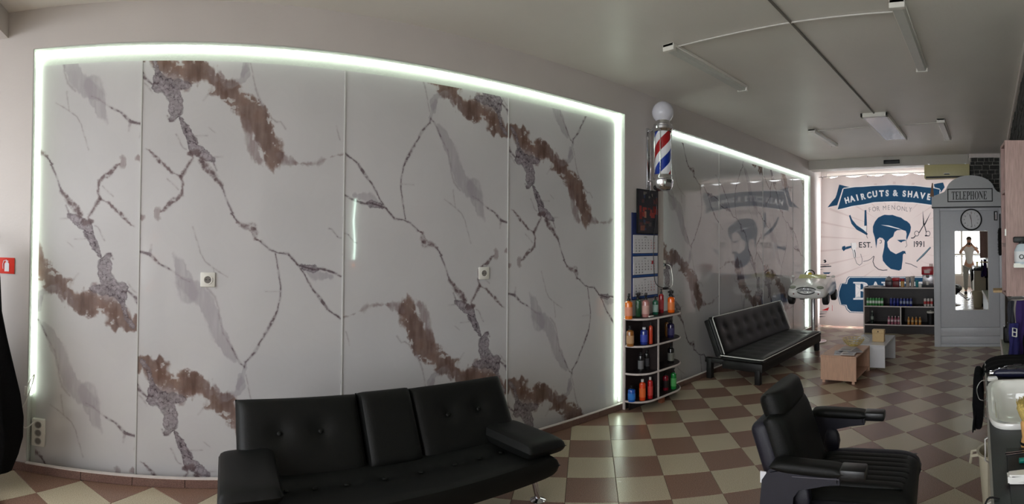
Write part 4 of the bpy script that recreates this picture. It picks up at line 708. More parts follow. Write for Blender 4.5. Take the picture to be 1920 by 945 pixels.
for k, (px, z, rz) in enumerate(((1631, .0, .2), (1647, .0, -.3), (1640, .012, .6))):
    lf = thing('leaflet_pile', ['fanned leaflets at the far left end of the drinks shelf', 'leaflets lying beside the dark jar on the drinks shelf', 'single folded leaflet lying across the two leaflet piles'][k], 'leaflets', (SX + .10, ys(px), zt + z), rz, 'leaflets on the drinks shelf')
    for j in range(3): MB().box((-.06, -.05, j * .004), (.06, .05, j * .004 + .003), M=rotZ(.12 * j)).build('leaflet', [screen_w, flat('greyleaf', (150, 150, 156)), screen_w][j], lf, False)
# ------------------------------------------------------------------ toy car on a chrome post
tcx = thing('toy_car_seat', 'white child-size toy car barber seat on a chrome post by the curtain', 'toy car', (7.25, 2.62, -.0), PI + .125)
carw = mat('car_white', (236, 234, 230), .22, var=.02, coat=.5)
# local: +x forward, cross-sections along x
W2 = .285
def sec(x, w_, zlo, zhi, top_in): # half section
    return [(x, -w_ * .80, zlo), (x, -w_, zlo + .05), (x, -w_ * 1.0, (zlo + zhi) / 2), (x, -w_ * .93, zhi - .02), (x, -w_ * top_in, zhi), (x, 0, zhi + .012), (x, w_ * top_in, zhi), (x, w_ * .93, zhi - .02), (x, w_, (zlo + zhi) / 2), (x, w_, zlo + .05), (x, w_ * .80, zlo)]
secs = [sec(.475, W2 * .80, .70, .80, .5), sec(.46, W2 * .92, .67, .845, .55), (sec(.40, W2, .66, .885, .6)), sec(.20, W2, .65, .925, .7), sec(.05, W2, .65, .95, .8), sec(-.05, W2, .65, .955, .86), sec(-.25, W2, .65, .955, .86), sec(-.33, W2, .66, .97, .75), sec(-.45, W2 * .92, .68, .93, .6), sec(-.49, W2 * .8, .71, .86, .5)]
bm = bmesh.new(); R2 = [[bm.verts.new(p) for p in s] for s in secs]; n = len(R2[0])
for ia, (a, c) in enumerate(zip(R2, R2[1:])):
    for k in range(n):
        if ia in (5,) and k in (4, 5): continue    # cockpit opening
        bm.faces.new((a[k], a[(k + 1) % n], c[(k + 1) % n], c[k]))
bm.faces.new(R2[0][::-1]); bm.faces.new(R2[-1])
tcx.scale = (1.04, 1.04, .985)
o = finish(bm, 'body_shell', carw, tcx, True, 50); md_ = o.modifiers.new('round', 'SUBSURF'); md_.levels = md_.render_levels = 1
MB().box((-.26, -.21, .70), (-.04, .21, .715)).build('cockpit_floor', ink, tcx)
MB().puff((-.24, 0, .84), (.09, .36, .20), 8, 12, 6).build('seat', flat('grey_seat', (90, 88, 90), .6), tcx)
MB().prism([(.045, .945), (.085, .945), (.005, 1.00), (-.005, 1.00)], 'y', -.20, .20).build('windscreen', mat('yellowed_plastic', (214, 212, 150), .15), tcx)
Ms = T(-.03, -.06, 1.0) @ rotY(-.5)
MB().tube([Ms @ Vector((0, .07 * math.cos(a), .07 * math.sin(a))) for a in np.linspace(0, 2 * PI, 21)], .009, 8).build('steering_wheel', ink, tcx)
MB().ball(Ms @ Vector((.0, 0, 0)), (.02, .035, .03), 12).build('horn_pad', flat('horn_yellow', (226, 196, 20), .3), tcx)
MB().tube([(-.02, -.06, .99), (.05, -.06, .93)], .01, 8).build('steering_column', flat('horn_yellow', (226, 196, 20), .3), tcx)
tyre = mat('tyre', (24, 24, 26), .6)
for x in (.30, -.31):
    for s in (-1, 1):
        wl = MB(); Mw = T(x, s * (W2 - .02), .665) @ rotX(-s * PI / 2)
        wl.lathe([(.03, -.06), (.075, -.06), (.092, -.05), (.095, -.02), (.092, .01), (.075, .022), (.06, .022)], 28, M=Mw); wh = wl.build('wheel', tyre, tcx)
        rm = MB(); rm.lathe([(.0, .018), (.018, .02), (.02, .012), (.056, .010), (.064, .020), (.068, .018)], 28, M=Mw)
        for k in range(7): rm.box((-.004, .012, .012), (.004, .06, .022), M=Mw @ rotZ(k * 2 * PI / 7))
        rm.build('rim', alu, wh)
for s in (-1, 1):
    MB().ball((.43, s * .19, .835), (.045, .055, .026), 16).build('headlight', mat('headlight_lens', (150, 156, 140), .1), tcx)
    MB().ball((.47, s * .175, .745), (.008, .013, .010), 10).build('fog_light', flat('fog_red', (120, 50, 54), .3), tcx)
    MB().ball((.02, s * .30, .97), (.02, .03, .02), 12).build('side_mirror', carw, tcx)
g = MB(); E_ = [(.482 - .02 * abs(math.cos(a)) ** 2, .138 * math.cos(a), .795 + .050 * math.sin(a) - .006 * (1 - abs(math.cos(a)))) for a in np.linspace(0, 2 * PI, 33)]
g.tube(E_, .008, 8); g.build('grille_ring', ink, tcx)
MB().box((.466, -.125, .758), (.473, .125, .832), .006).build('grille', flat('grille_grey', (188, 188, 188), .4), tcx)
st_ = MB()
for a in (PI / 2, PI / 2 + 2 * PI / 3, PI / 2 + 4 * PI / 3): st_.prism([(math.cos(a) * .034, .80 + math.sin(a) * .034), (math.cos(a + 1.05) * .008, .80 + math.sin(a + 1.05) * .008), (math.cos(a - 1.05) * .008, .80 + math.sin(a - 1.05) * .008)], 'x', .474, .490)
st_.tube([(.482, .037 * math.cos(a), .80 + .037 * math.sin(a)) for a in np.linspace(0, 2 * PI, 25)], .003, 6); st_.build('star_emblem', chrome, tcx)
for s in (-1, 1): MB().box((.476, s * .05 - .03, .797), (.482, s * .05 + .03, .804)).build('grille_bar', ink, tcx)
MB().lathe([(0, 0), (.19, 0), (.19, .012), (.12, .022), (.04, .03), (.024, .05), (.024, .66), (.06, .66), (.06, .67), (0, .67)], 28, (.17, .035, 0)).build('post', chrome, tcx)
# ------------------------------------------------------------------ ceiling lights and conduits
diff = mat('diffuser', (206, 208, 202), .3, var=.03)
def tube_light(x0, y, L, label):
    t = thing('ceiling_light', label, 'ceiling light', (x0 + L / 2, y, CZ - .001), 0, 'long ceiling light fittings')
    MB().box((-L / 2, -.045, -.022), (L / 2, .045, 0), .003, 1).build('tray', white_pl, t)
    MB().prism([(-.038, -.022), (-.030, -.046), (.030, -.046), (.038, -.022)], 'x', -L / 2 + .03, L / 2 - .03).build('diffuser', diff, t)
    for s in (-1, 1): MB().box((s * L / 2 - (.035 if s > 0 else 0), -.047, -.05), (s * L / 2 + (.035 if s < 0 else 0), .047, -.001), .003, 1).build('end_cap', white_pl, t)
tube_light(2.83, 2.085, 1.14, 'long unlit ceiling light nearest the barber pole'); tube_light(2.84, .51, 1.14, 'long unlit ceiling light nearest the top edge of the view')
tube_light(5.77, 2.10, .96, 'smaller far ceiling light on the left, toward the marble wall'); tube_light(5.64, .52, 1.02, 'smaller far ceiling light on the right, toward the stone wall')
sq = thing('panel_light', 'wide rectangular ceiling panel light in the middle of the ceiling', 'ceiling light', (5.90, 1.20, CZ - .001))
f_ = MB()
for lo, hi in (((-.65, -.15), (.65, -.125)), ((-.65, .125), (.65, .15)), ((-.65, -.15), (-.60, .15)), ((.60, -.15), (.65, .15))): f_.box((lo[0], lo[1], -.045), (hi[0], hi[1], 0), .003, 1)
f_.build('frame', white_pl, sq); MB().box((-.60, -.125, -.042), (.60, .125, -.034)).build('louvre', mat('louvre_silver', (200, 200, 200), .18, .7, bump=.5, bs=20), sq, False)
def conduit(pts, label, r=.008):
    tag(MB().tube(pts, r, 6).build('ceiling_conduit', mat('conduit_grey', (120, 116, 110), .5) if r > .0085 else mat('conduit_white', (205, 202, 196), .5), None), label, 'conduit', 'cable conduits on the ceiling')
conduit([(-.5, 1.21, CZ - .007), (5.25, 1.20, CZ - .007)], 'long cable conduit running down the middle of the ceiling', .009)
conduit([(2.90, 2.04, CZ - .009), (2.93, 1.22, CZ - .009), (2.98, .56, CZ - .009)], 'cross conduit joining the two near ceiling lights', .006)
conduit([(5.86, 2.05, CZ - .009), (5.86, 1.36, CZ - .009)], 'short conduit from the panel light to the far left light', .005)
conduit([(5.86, 1.04, CZ - .009), (5.80, .57, CZ - .009)], 'short conduit from the panel light to the far right light', .005)
# ------------------------------------------------------------------ corner shelf with hair products
def rx(px, y): return y * math.tan((px - 300) / 946.15 - .0703)
us = thing('corner_shelf', 'dark rounded open shelf with white edges holding hair products on the pier', 'shelf', (3.62, 2.94, 0))
def plan(off=0):
    P = []
    for a in np.linspace(PI, PI * 1.5, 8): P.append((3.525 + (.185 + off) * math.cos(a), 2.94 + (.19 + off) * math.sin(a)))
    for a in np.linspace(PI * 1.5, PI * 2, 8): P.append((3.86 + (.20 + off) * math.cos(a), 2.94 + (.19 + off) * math.sin(a)))
    return [(x - 3.62, y - 2.94) for x, y in P]
for z in (.062, .302, .542, .778):
    o = MB().prism(plan(), 'z', z, z + .018).build('shelf_board', dark_lam, us, False)
    pp = plan(.002); MB().tube([(x, y, z + .009) for x, y in pp], .009, 8).build('edge_band', edge_w, o)
MB().box((-.28, -.012, 0), (.44, 0, .775)).build('back_panel', dark_lam, us, False)
o = MB().box((-.292, -.022, 0), (-.278, 0, .79)).build('left_edge', edge_w, us, False)
for z0, z1 in ((.08, .302), (.32, .542), (.56, .778)):
    o = MB().box((-.034, -.186, z0), (-.016, -.012, z1)).build('divider', dark_lam, us, False); MB().box((-.035, -.191, z0), (-.015, -.186, z1)).build('edge_band', edge_w, o, False)
MB().box((-.27, -.06, 0), (.40, -.05, .062)).build('kick_board', dark_lam, us, False)
MB().box((.06, -.16, 0), (.11, -.12, .062)).build('foot_block', flat('foot_wood', (140, 84, 60)), us, False)
def product(px, y, z, kind, c, label, h=.16, r=.033, c2=(30, 30, 32), lab=None, clear=False):
    g = 'hair products on the corner shelf'
    t = thing('spray_bottle' if kind == 'spray' else 'product_bottle', label, 'bottle', (rx(px, y), y, z), random.uniform(-.5, .5) + .4, g)
    m1 = mat('liquid_%d_%d_%d' % c, c, .12, var=.04, coat=.6); cap = flat('cap_%d_%d_%d' % c2, c2, .35)
    MB().lathe([(0, 0), (r * .95, .0), (r, .008), (r, h * .78), (r * .9, h * .84), (r * .42, h * .89), (r * .38, h * .92)], 20).build('body', m1, t)
    if lab: MB().lathe([(r + .0006, h * .16), (r + .001, h * .18), (r + .001, h * .58), (r + .0006, h * .6)], 20).build('label_band', flat('lab_%d_%d_%d' % lab, lab, .5), t)
    if kind == 'spray':
        tr = MB(); tr.lathe([(r * .5, h * .9), (r * .5, h * .99), (r * .25, h * 1.03), (r * .25, h * 1.12)], 12); tr.box((-.014, -.011, h * 1.08), (.03, .011, h * 1.25), .004); tr.box((-.05, -.007, h * 1.14), (-.012, .007, h * 1.24), .003)
        tr.build('spray_head', cap, t); MB().prism([(-.022, h * 1.12), (-.034, h * 1.0), (-.040, h * .96), (-.032, h * 1.04), (-.016, h * 1.12)], 'y', -.005, .005).build('trigger', cap, t)
    elif kind == 'pump':
        MB().lathe([(r * .45, h * .9), (r * .45, h * .97), (.006, h * .98), (.006, h * 1.08), (.014, h * 1.09), (.014, h * 1.13), (0, h * 1.13)], 12).build('pump_head', cap, t); MB().box((-.035, -.006, h * 1.08), (0, .006, h * 1.13), .003).build('nozzle', cap, t)
    else: MB().lathe([(r * .45, h * .9), (r * .47, h * .91), (r * .45, h * 1.03), (0, h * 1.04)], 14).build('cap', cap, t)
K1 = (22, 22, 24); top = .797
product(1179, 2.86, top, 'spray', (236, 120, 20), 'orange spray bottle at the left end of the shelf top', .175, .034, lab=(226, 150, 120))
product(1197, 2.90, top, 'spray', (40, 92, 58), 'green bottle half hidden behind the pink spray bottle', .17, .026)
product(1211, 2.83, top, 'spray', (176, 120, 116), 'pale pink spray bottle on the shelf top', .17, .032, lab=(202, 160, 152))
product(1229, 2.86, top, 'pump', (36, 110, 84), 'green bottle with a white label on the shelf top', .15, .027, lab=(170, 200, 190))
product(1240, 2.89, top, 'pump', (150, 26, 36), 'dark red tall bottle on the shelf top', .20, .024, lab=(176, 60, 66))
product(1258.5, 2.83, top, 'spray', (240, 104, 18), 'orange spray bottle at the right end of the shelf top', .165, .034, lab=(232, 130, 70))
z = .561
product(1182, 2.86, z, 'pump', (150, 96, 44), 'amber brown bottle on the upper left shelf', .155, .033, lab=(190, 150, 110))
product(1208, 2.82, z, 'cap', (34, 50, 130), 'blue bottle with a white cap on the upper left shelf', .145, .034, (220, 222, 226), lab=(60, 76, 170))
product(1220.5, 2.79, z, 'cap', (190, 60, 30), 'slim rust-red bottle beside the upper divider', .18, .018)
product(1250, 2.90, z, 'cap', (150, 100, 46), 'slim amber bottle right of the upper divider', .15, .018)
product(1258, 2.83, z, 'spray', (36, 30, 70), 'dark purple spray bottle on the upper right shelf', .15, .034, lab=(70, 64, 110))
z = .321
product(1202, 2.84, z, 'cap', (26, 26, 28), 'left black bottle with white print on the middle shelf', .165, .026, K1, lab=(110, 110, 112))
product(1213, 2.86, z, 'cap', (30, 30, 32), 'right black bottle with grey print on the middle shelf', .165, .024, K1, lab=(80, 80, 84))
product(1258, 2.82, z, 'pump', (28, 28, 28), 'black pump bottle on the middle right shelf', .165, .030, K1, lab=(120, 120, 112))
z = .081
product(1185, 2.86, z, 'pump', (24, 92, 190), 'bright blue bottle on the lowest left shelf', .12, .033, lab=(50, 130, 220))
product(1205, 2.81, z, 'cap', (226, 74, 26), 'bright orange bottle with a white cap on the lowest shelf', .175, .028, (214, 210, 206), lab=(236, 110, 50))
product(1219.5, 2.79, z, 'cap', (186, 32, 34), 'red bottle with a white cap beside the lowest divider', .18, .024, (214, 210, 206), lab=(206, 66, 60))
product(1248, 2.84, z, 'cap', (150, 18, 44), 'crimson bottle right of the lowest divider', .15, .030, K1, lab=(40, 20, 26))
product(1263, 2.80, z, 'pump', (30, 140, 60), 'green pump bottle at the right end of the lowest shelf', .17, .027, lab=(90, 180, 100))
cl = thing('hair_clip', 'small white hair clip lying on the shelf top', 'clip', (rx(1221, 2.79), 2.79, top)); MB().box((-.03, -.01, 0), (.03, .01, .012), .004).build('clip_body', white_pl, cl)
# ------------------------------------------------------------------ barber pole
bp = thing('barber_pole', 'barber pole lamp with red and blue stripes and a white globe', 'barber pole', (3.69, 2.775, 1.93))
def zz(z): return z - 1.93
MB().lathe([(0, 0), (.06, .002), (.085, .02), (.094, .05), (.098, .075), (.098, .10), (.088, .11), (.088, .125), (.078, .14), (.078, .15)], 32).build('bottom_cap', chrome, bp)
MB().lathe([(.078, .545), (.088, .555), (.098, .565), (.098, .585), (.088, .595), (.088, .61), (.066, .62), (.060, .66), (.055, .66), (.055, .62)], 32).build('top_cap', chrome, bp)
MB().ball((0, 0, .725), .101, 28).build('globe', mat('globe_white', (214, 214, 224), .12, var=.0), bp)
MB().lathe([(.074, .15), (.074, .545)], 32).build('glass_tube', glass, bp)
bm = bmesh.new(); NU, NZ = 48, 24; R3 = .062; rows = []
for j in range(NZ + 1):
    zc = .15 + .395 * j / NZ; tw = zc / .40 * 2 * PI + 2.25
    rows.append([bm.verts.new((R3 * math.cos(2 * PI * k / NU + tw), R3 * math.sin(2 * PI * k / NU + tw), zc)) for k in range(NU)])
for j in range(NZ):
    for k in range(NU):
        f = bm.faces.new((rows[j][k], rows[j][(k + 1) % NU], rows[j + 1][(k + 1) % NU], rows[j + 1][k])); f.material_index = 1 if k < 13 else (2 if 24 <= k < 37 else 0)
finish(bm, 'striped_cylinder', [mat('pole_white', (228, 226, 232), .4, var=0, emit=(1, 1, 1), es=.12), mat('pole_red', (206, 22, 34), .35, var=0), mat('pole_blue', (22, 66, 190), .35, var=0)], bp)
for a in (0.3, 1.9, 3.5, 5.1): MB().tube([(.082 * math.cos(a), .082 * math.sin(a), .12), (.082 * math.cos(a), .082 * math.sin(a), .565)], .0035, 6).build('guard_rod', chrome, bp)
MB().box((-.03, .160, .02), (.03, .180, .60), .004).build('wall_plate', chrome, bp); 
for z0 in (.095, .57): MB().box((-.018, .085, z0), (.018, .17, z0 + .014), .003).build('bracket_arm', chrome, bp)
for z0 in (.12, .33, .50): MB().ball((-.0, .158, z0), (.006, .004, .006), 8).build('screw', alu, bp)
# cables
def cable(name, label, pts, r=.004, m_=black_pl, cat='cable'):
    # smooth the polyline
    P = [Vector(p) for p in pts]; Q = []
    for i in range(len(P) - 1):
        p0, p1, p2, p3 = P[max(i - 1, 0)], P[i], P[i + 1], P[min(i + 2, len(P) - 1)]
        for k in range(5):
            t = k / 5; Q.append(.5 * ((2 * p1) + (p2 - p0) * t + (2 * p0 - 5 * p1 + 4 * p2 - p3) * t * t + (3 * p1 - p0 - 3 * p2 + p3) * t ** 3))
    Q.append(P[-1]); return tag(MB().tube(Q, r, 6).build(name, m_, None), label, cat)
cable('power_cable', 'black cable hanging from the barber pole across the calendars', [(3.66, 2.90, 1.99), (3.67, 2.90, 1.90), (3.78, 2.918, 1.83), (3.77, 2.915, 1.66), (3.73, 2.915, 1.45), (3.75, 2.92, 1.15), (3.79, 2.92, 1.06), (3.90, 2.92, 1.02)], .0035)
cable('socket_cable', 'white cable from the wall socket down behind the spray bottles', [(4.045, 3.00, 1.245), (4.08, 2.97, 1.22), (4.10, 2.96, 1.10), (4.06, 2.94, 1.03), (3.97, 2.92, 1.02)], .0022, white_pl)
tag(MB().box((3.90, 2.905, 1.005), (3.965, 2.935, 1.03), .006).build('cable_connector', black_pl, None), 'small black cable connector hanging above the spray bottles', 'connector')
# ------------------------------------------------------------------ calendars
navy = flat('navy_card', (34, 48, 96), .5)
fp = thing('framed_poster', 'dark framed collage poster under the barber pole', 'poster', (3.665, 2.93, 1.745))
MB().box((-.155, -.004, -.205), (.155, .012, .205), .002, 1).build('frame', ink, fp); MB().box((-.145, -.006, -.195), (.145, -.003, .195)).build('poster_sheet', flat('poster_bg', (52, 50, 56), .3), fp, False)
rr = random.Random(4)
for k in range(34):
    cx, cz = rr.uniform(-.12, .12), rr.uniform(-.17, .17); a, c = rr.uniform(.008, .03), rr.uniform(.008, .035)
    col_ = rr.choice([(96, 60, 60), (120, 116, 110), (60, 74, 104), (84, 80, 78), (132, 84, 70), (40, 44, 50)]) if abs(cz) > .05 else rr.choice([(150, 60, 54), (170, 120, 100), (120, 40, 40)])
    MB().box((cx - a, -.0072 - k * .00003, cz - c), (cx + a, -.006, cz + c)).build('collage_patch', flat('cp%d%d%d' % col_, col_, .4), fp, False)
ca = thing('wall_calendar', 'three-month wall calendar with navy backing under the poster', 'calendar', (3.645, 2.946, 1.24))
MB().box((-.19, -.004, -.30), (.19, .006, .49)).build('backing', navy, ca, False)
for i, zc in enumerate((.205, .010, -.185)):
    pd = MB().box((-.178, -.009, zc - .083), (.178, -.004, zc + .083)).build('month_pad', screen_w, ca, False)
    text_obj('month_title', ('APRIL', 'MAY', 'JUNE')[i], ink, pd, Matrix(((1, 0, 0, -.03), (0, 0, -1, -.0092), (0, 1, 0, zc + .058), (0, 0, 0, 1))), .013)
    n = 1 - i
    for r in range(5):
        for c in range(7):
            if 1 <= n <= 30: text_obj('date', str(n), flat('date_red', (190, 60, 66)) if c >= 5 else ink, pd, Matrix(((1, 0, 0, -.150 + c * .044), (0, 0, -1, -.0092), (0, 1, 0, zc + .032 - r * .0255), (0, 0, 0, 1))), .0135, .02)
            n += 1
    MB().box((-.178, -.0085, zc - .104), (.178, -.004, zc - .089)).build('advert_strip', flat('strip_blue', (40, 84, 150)), ca, False)
MB().box((.085, -.0105, .018), (.118, -.0095, .05)).build('date_marker', flat('date_red', (190, 60, 66)), ca, False)
# ------------------------------------------------------------------ sockets, power strip, sign
def socket(x, y, z, label, s=.088, plug=False):
    t = thing('wall_socket', label, 'socket', (x, y, z))
    MB().box((-s / 2, -.010, -s / 2), (s / 2, 0, s / 2), .006, 2).build('cover_plate', white_pl, t)
    My = rotX(PI / 2); MB().lathe([(s * .30, .010), (s * .32, .012), (s * .30, .013), (s * .24, .012)], 24, M=My).build('socket_ring', white_pl, t)
    MB().lathe([(0, .0108), (s * .25, .0108), (s * .25, .010)], 24, M=My).build('socket_well', flat('well', (120, 116, 112), .6), t)
    for d in (-.010, .010): MB().tube([(d, -.0112, 0), (d, -.0105, 0)], .003, 8).build('pin_hole', ink, t)
    if plug: MB().lathe([(.0, .035), (.014, .035), (.018, .012)], 16, M=My).build('plug', ink, t)
socket(.078, NY - .006, 1.203, 'white wall socket on the marble wall above the front sofa, left one'); socket(1.95, NY - .006, 1.230, 'white wall socket at the right on the front marble wall, above the armrest')
socket(4.03, NY - .006, 1.24, 'white wall socket with a cable on the second marble wall', .088, True)
ps = thing('power_strip', 'white three-outlet power strip low at the left of the marble niche', 'power strip', (-.945, NY - .006, .222))
MB().box((-.043, -.032, -.085), (.043, 0, .085), .008).build('housing', white_pl, ps)
for k in (-1, 0, 1):
    My = rotX(PI / 2); MB().lathe([(.019, .033), (.021, .0345), (.023, .033)], 20, (0, 0, 0), M=T(0, 0, k * .05) @ My).build('outlet', mat('outlet_grey', (170, 168, 164), .5), ps); MB().lathe([(0, .0325), (.018, .0325)], 16, M=T(0, 0, k * .05) @ My).build('outlet_well', flat('well', (120, 116, 112), .6), ps)
cable('led_cable', 'white looped wires at the lower end of the LED strip, left of the niche', [(-1.02, 2.945, .47), (-.985, 2.93, .55), (-.955, 2.94, .60), (-.975, 2.94, .52), (-1.0, 2.93, .44), (-1.035, 2.93, .36), (-1.01, 2.93, .27), (-.96, 2.97, .30)], .0032, white_pl)
tag(MB().box((-1.018, 2.94, .46), (-.998, 2.954, .52), .003).build('led_connector', white_pl, None), 'small white connector where the LED strip ends', 'connector')
sg = thing('extinguisher_sign', 'small red fire extinguisher sign at the left edge of the wall', 'sign', (-1.155, WY - .001, 1.258))
MB().box((-.052, -.003, -.05), (.052, 0, .05)).build('plate', flat('sign_red', (206, 50, 34), .35), sg, False)
MB().prism([(-.014, -.036), (.016, -.036), (.016, .012), (.008, .022), (-.006, .022), (-.014, .012)], 'y', -.0042, -.003).build('extinguisher_symbol', screen_w, sg, False)
MB().box((-.006, -.0042, .024), (.010, -.003, .032)).build('valve_symbol', screen_w, sg, False); MB().tube([(.0, -.0038, .036), (-.02, -.0038, .030), (-.026, -.0038, .01), (-.024, -.0038, -.02)], .0022, 6).build('hose_symbol', screen_w, sg)
# ------------------------------------------------------------------ coat on a stand at the left, red bag
ch_ = thing('coat_hook', 'black wall hook carrying the long black coat', 'hook', (-1.30, WY - .001, 1.45))
MB().box((-.02, -.008, -.05), (.02, 0, .05), .003).build('hook_plate', black_pl, ch_); MB().tube([(0, -.005, 0), (0, -.20, -.01), (.04, -.255, .0), (.04, -.262, .03)], .009, 8).build('hook_arm', black_pl, ch_)
cloth_k = mat('black_cloth', (13, 13, 15), .95, var=.2, vs=60, bump=.4, bs=300, spec=.15)
bm = bmesh.new(); prof = [(.02, 1.42), (.09, 1.36), (.115, 1.2), (.13, 1.0), (.19, .75), (.235, .55), (.255, .42), (.25, .30), (.225, .20), (.19, .10), (.17, .085)]; rings = []
for r, z in prof: rings.append([bm.verts.new((r * (1 + .10 * math.sin(7 * a + z * 3) * min(1, (1.5 - z))) * math.cos(a), r * .72 * (1 + .12 * math.cos(5 * a + 1 + z * 2)) * math.sin(a), z)) for a in np.linspace(0, 2 * PI, 41)[:-1]])
for a, c in zip(rings, rings[1:]):
    for k in range(40): bm.faces.new((a[k], a[(k + 1) % 40], c[(k + 1) % 40], c[k]))
bm.faces.new(rings[0])
ct = thing('black_coat', 'long black coat hanging at the extreme left edge', 'coat', (-1.215, 2.70, 0)); finish(bm, 'coat_body', cloth_k, ct)
MB().puff((.10, -.10, .80), (.10, .10, .72), 8, 8, 4, M=rotY(-.16)).build('sleeve', cloth_k, ct)
bg_ = thing('red_shoe_bag', 'red and white bag on the floor under the black coat', 'bag', (-1.16, 2.44, 0), .4)
MB().puff((0, 0, .045), (.26, .14, .09), 12, 10, 5).build('bag_body', flat('bag_red', (190, 26, 34), .6), bg_); MB().puff((-.03, 0, .095), (.14, .10, .04), 8, 8, 4).build('bag_flap', screen_w, bg_)
# ------------------------------------------------------------------ workstation counter on the right
granite = speckle('black_granite', (12, 12, 14), (40, 41, 45), .5, 420); beige = mat('beige_laminate', (186, 178, 160), .5, var=.03)
ws = thing('barber_counter', 'black-topped beige barber counter along the right wall', 'counter', (1.52, 0, 0), .019)

def holed(lo, hi, h0, h1):
    q = MB(); q.box(lo, (h0[0], hi[1], hi[2])); q.box((h1[0], lo[1], lo[2]), hi); q.box((h0[0], lo[1], lo[2]), (h1[0], h0[1], hi[2])); q.box((h0[0], h1[1], lo[2]), (h1[0], hi[1], hi[2])); return q
holed((-.97, -.275, .815), (.985, .0, .85), (.10, -.235), (.56, -.02)).build('worktop', granite, ws, False); MB().box((-.97, .0, .816), (.985, .006, .849)).build('worktop_edge', mat('edge_silver', (150, 146, 140), .4, .3), ws, False)
MB().box((-.95, -.272, .06), (.97, -.022, .66)).build('cabinet_body', beige, ws, False); holed((-.95, -.272, .66), (.97, -.022, .815), (.10, -.235), (.56, -.03)).build('cabinet_rim', beige, ws, False); MB().box((-.95, -.26, 0), (.97, -.05, .06)).build('plinth', darkbox, ws, False)
for k in range(4):
    x0 = -.94 + k * .4775; d = MB().box((x0, -.022, .08), (x0 + .470, -.004, .80), .002, 1).build('door', beige, ws, False); MB().tube([(x0 + .40, -.004, .60), (x0 + .40, .012, .61), (x0 + .40, .012, .69), (x0 + .40, -.004, .70)], .004, 6).build('handle', alu, d)
# sink
sk = thing('wash_basin', 'white ceramic wash basin set into the black counter', 'sink', (1.85, -.122, .8505), .019)
cer = mat('ceramic', (232, 232, 228), .08, var=.0, coat=.6)
def sel(rx_, ry_, z, n=40, p=5):
    out = []
    for k in range(n):
        a = 2 * PI * k / n; c, s = math.cos(a), math.sin(a); out.append((rx_ * math.copysign(abs(c) ** (2 / p), c), ry_ * math.copysign(abs(s) ** (2 / p), s), z))
    return out
bm = bmesh.new(); L = [sel(.262, .130, .0), sel(.265, .133, .010), sel(.262, .131, .018), sel(.245, .117, .018), sel(.234, .108, .008), sel(.222, .100, -.04), sel(.205, .088, -.10), sel(.17, .065, -.125), sel(.02, .02, -.13)]
R4 = [[bm.verts.new(p) for p in l] for l in L]
for a, c in zip(R4, R4[1:]):
    for k in range(40): bm.faces.new((a[k], a[(k + 1) % 40], c[(k + 1) % 40], c[k]))
bm.faces.new(R4[-1]); sinko = finish(bm, 'basin', cer, sk)
MB().lathe([(.0, .004), (.02, .004), (.022, .0)], 16, (0, 0, -.132)).build('drain', chrome, sk)
# tap outside the frame
MB().tube([(0, -.125, .018), (0, -.125, .12), (0, -.10, .15), (0, -.05, .14)], .011, 10).build('tap', chrome, sk)
# clippers
def clip(x, y, z, rz, c, label, L=.17):
    t = thing('hair_clipper', label, 'clipper', (x, y, z), rz, 'clippers on the counter')
    MB().puff((0, 0, .02), (L, .042, .036), 16, 8, 4).build('body', mat('clip_%d' % c[2], c, .3), t); MB().box((L * .42, -.018, .012), (L * .60, .018, .026), .003).build('blade', chrome, t)
    MB().box((-L * .1, -.012, .036), (L * .15, .012, .041), .002).build('switch', black_pl, t); MB().tube([(-L * .48, 0, .02), (-L * .6, 0, .018)], .008, 8).build('cable_boot', ink, t)
clip(2.205, -.10, .851, PI / 2 - .1, (26, 28, 52), 'dark blue hair clipper lying beyond the basin')
clip(2.265, -.13, .851, PI / 2 + .05, (28, 28, 30), 'black hair clipper lying behind the dark blue one', .15)
cg2 = thing('clipper_comb', 'small white clipper comb next to the blue clipper', 'comb', (2.16, -.012, .851), .2); MB().box((-.012, -.022, 0), (.012, .022, .012), .003).build('comb_body', white_pl, cg2); MB().box((-.010, -.018, .012), (.010, .018, .016)).build('comb_teeth', screen_w, cg2, False)
# black mat
tag(MB().box((1.12, -.285, .8505), (1.44, -.045, .8545), .001, 1).build('counter_mat', mat('rubber_mat', (22, 22, 24), .6), None), 'black rubber mat on the near part of the counter', 'mat')
sb_ = thing('shaving_brush', 'wooden-handled shaving brush with tan bristles standing by the basin', 'brush', (1.455, -.108, .851))
MB().lathe([(0, 0), (.020, 0), (.022, .01), (.017, .028), (.020, .055), (.021, .068), (.016, .076)], 20).build('handle', flat('brush_wood', (206, 160, 104), .4), sb_); MB().lathe([(.0225, .008), (.0235, .012), (.0225, .016)], 20).build('black_ring', ink, sb_)
q = MB(); q.lathe([(.015, .072), (.024, .088), (.032, .11), (.028, .128), (0, .136)], 20)
for k in range(260):
    a = random.random() * 2 * PI; r = math.sqrt(random.random()) * .017; e = r / .017 * .033; q.tube([(r * math.cos(a), r * math.sin(a), .074), (e * .8 * math.cos(a), e * .8 * math.sin(a), .10), (e * math.cos(a + .1), e * math.sin(a + .1), .125 + random.random() * .012)], .0009, 3)
q.build('bristles', mat('tan_bristle', (186, 164, 96), .9, var=.3, vs=200), sb_)
t = thing('metal_hair_clip', 'silver hair clip lying on the black mat', 'clip', (1.40, -.085, .855), -1.35)
for s in (-1, 1): MB().box((-.045, s * .006 - .0015, 0), (.045, s * .006 + .0015, .004)).build('arm', chrome, t, False)
MB().tube([(.045, 0, .002), (.05, 0, .002)], .007, 8).build('hinge', chrome, t)
t = thing('teal_razor', 'teal-handled razor lying on the black mat', 'razor', (1.343, -.125, .862), -1.45)
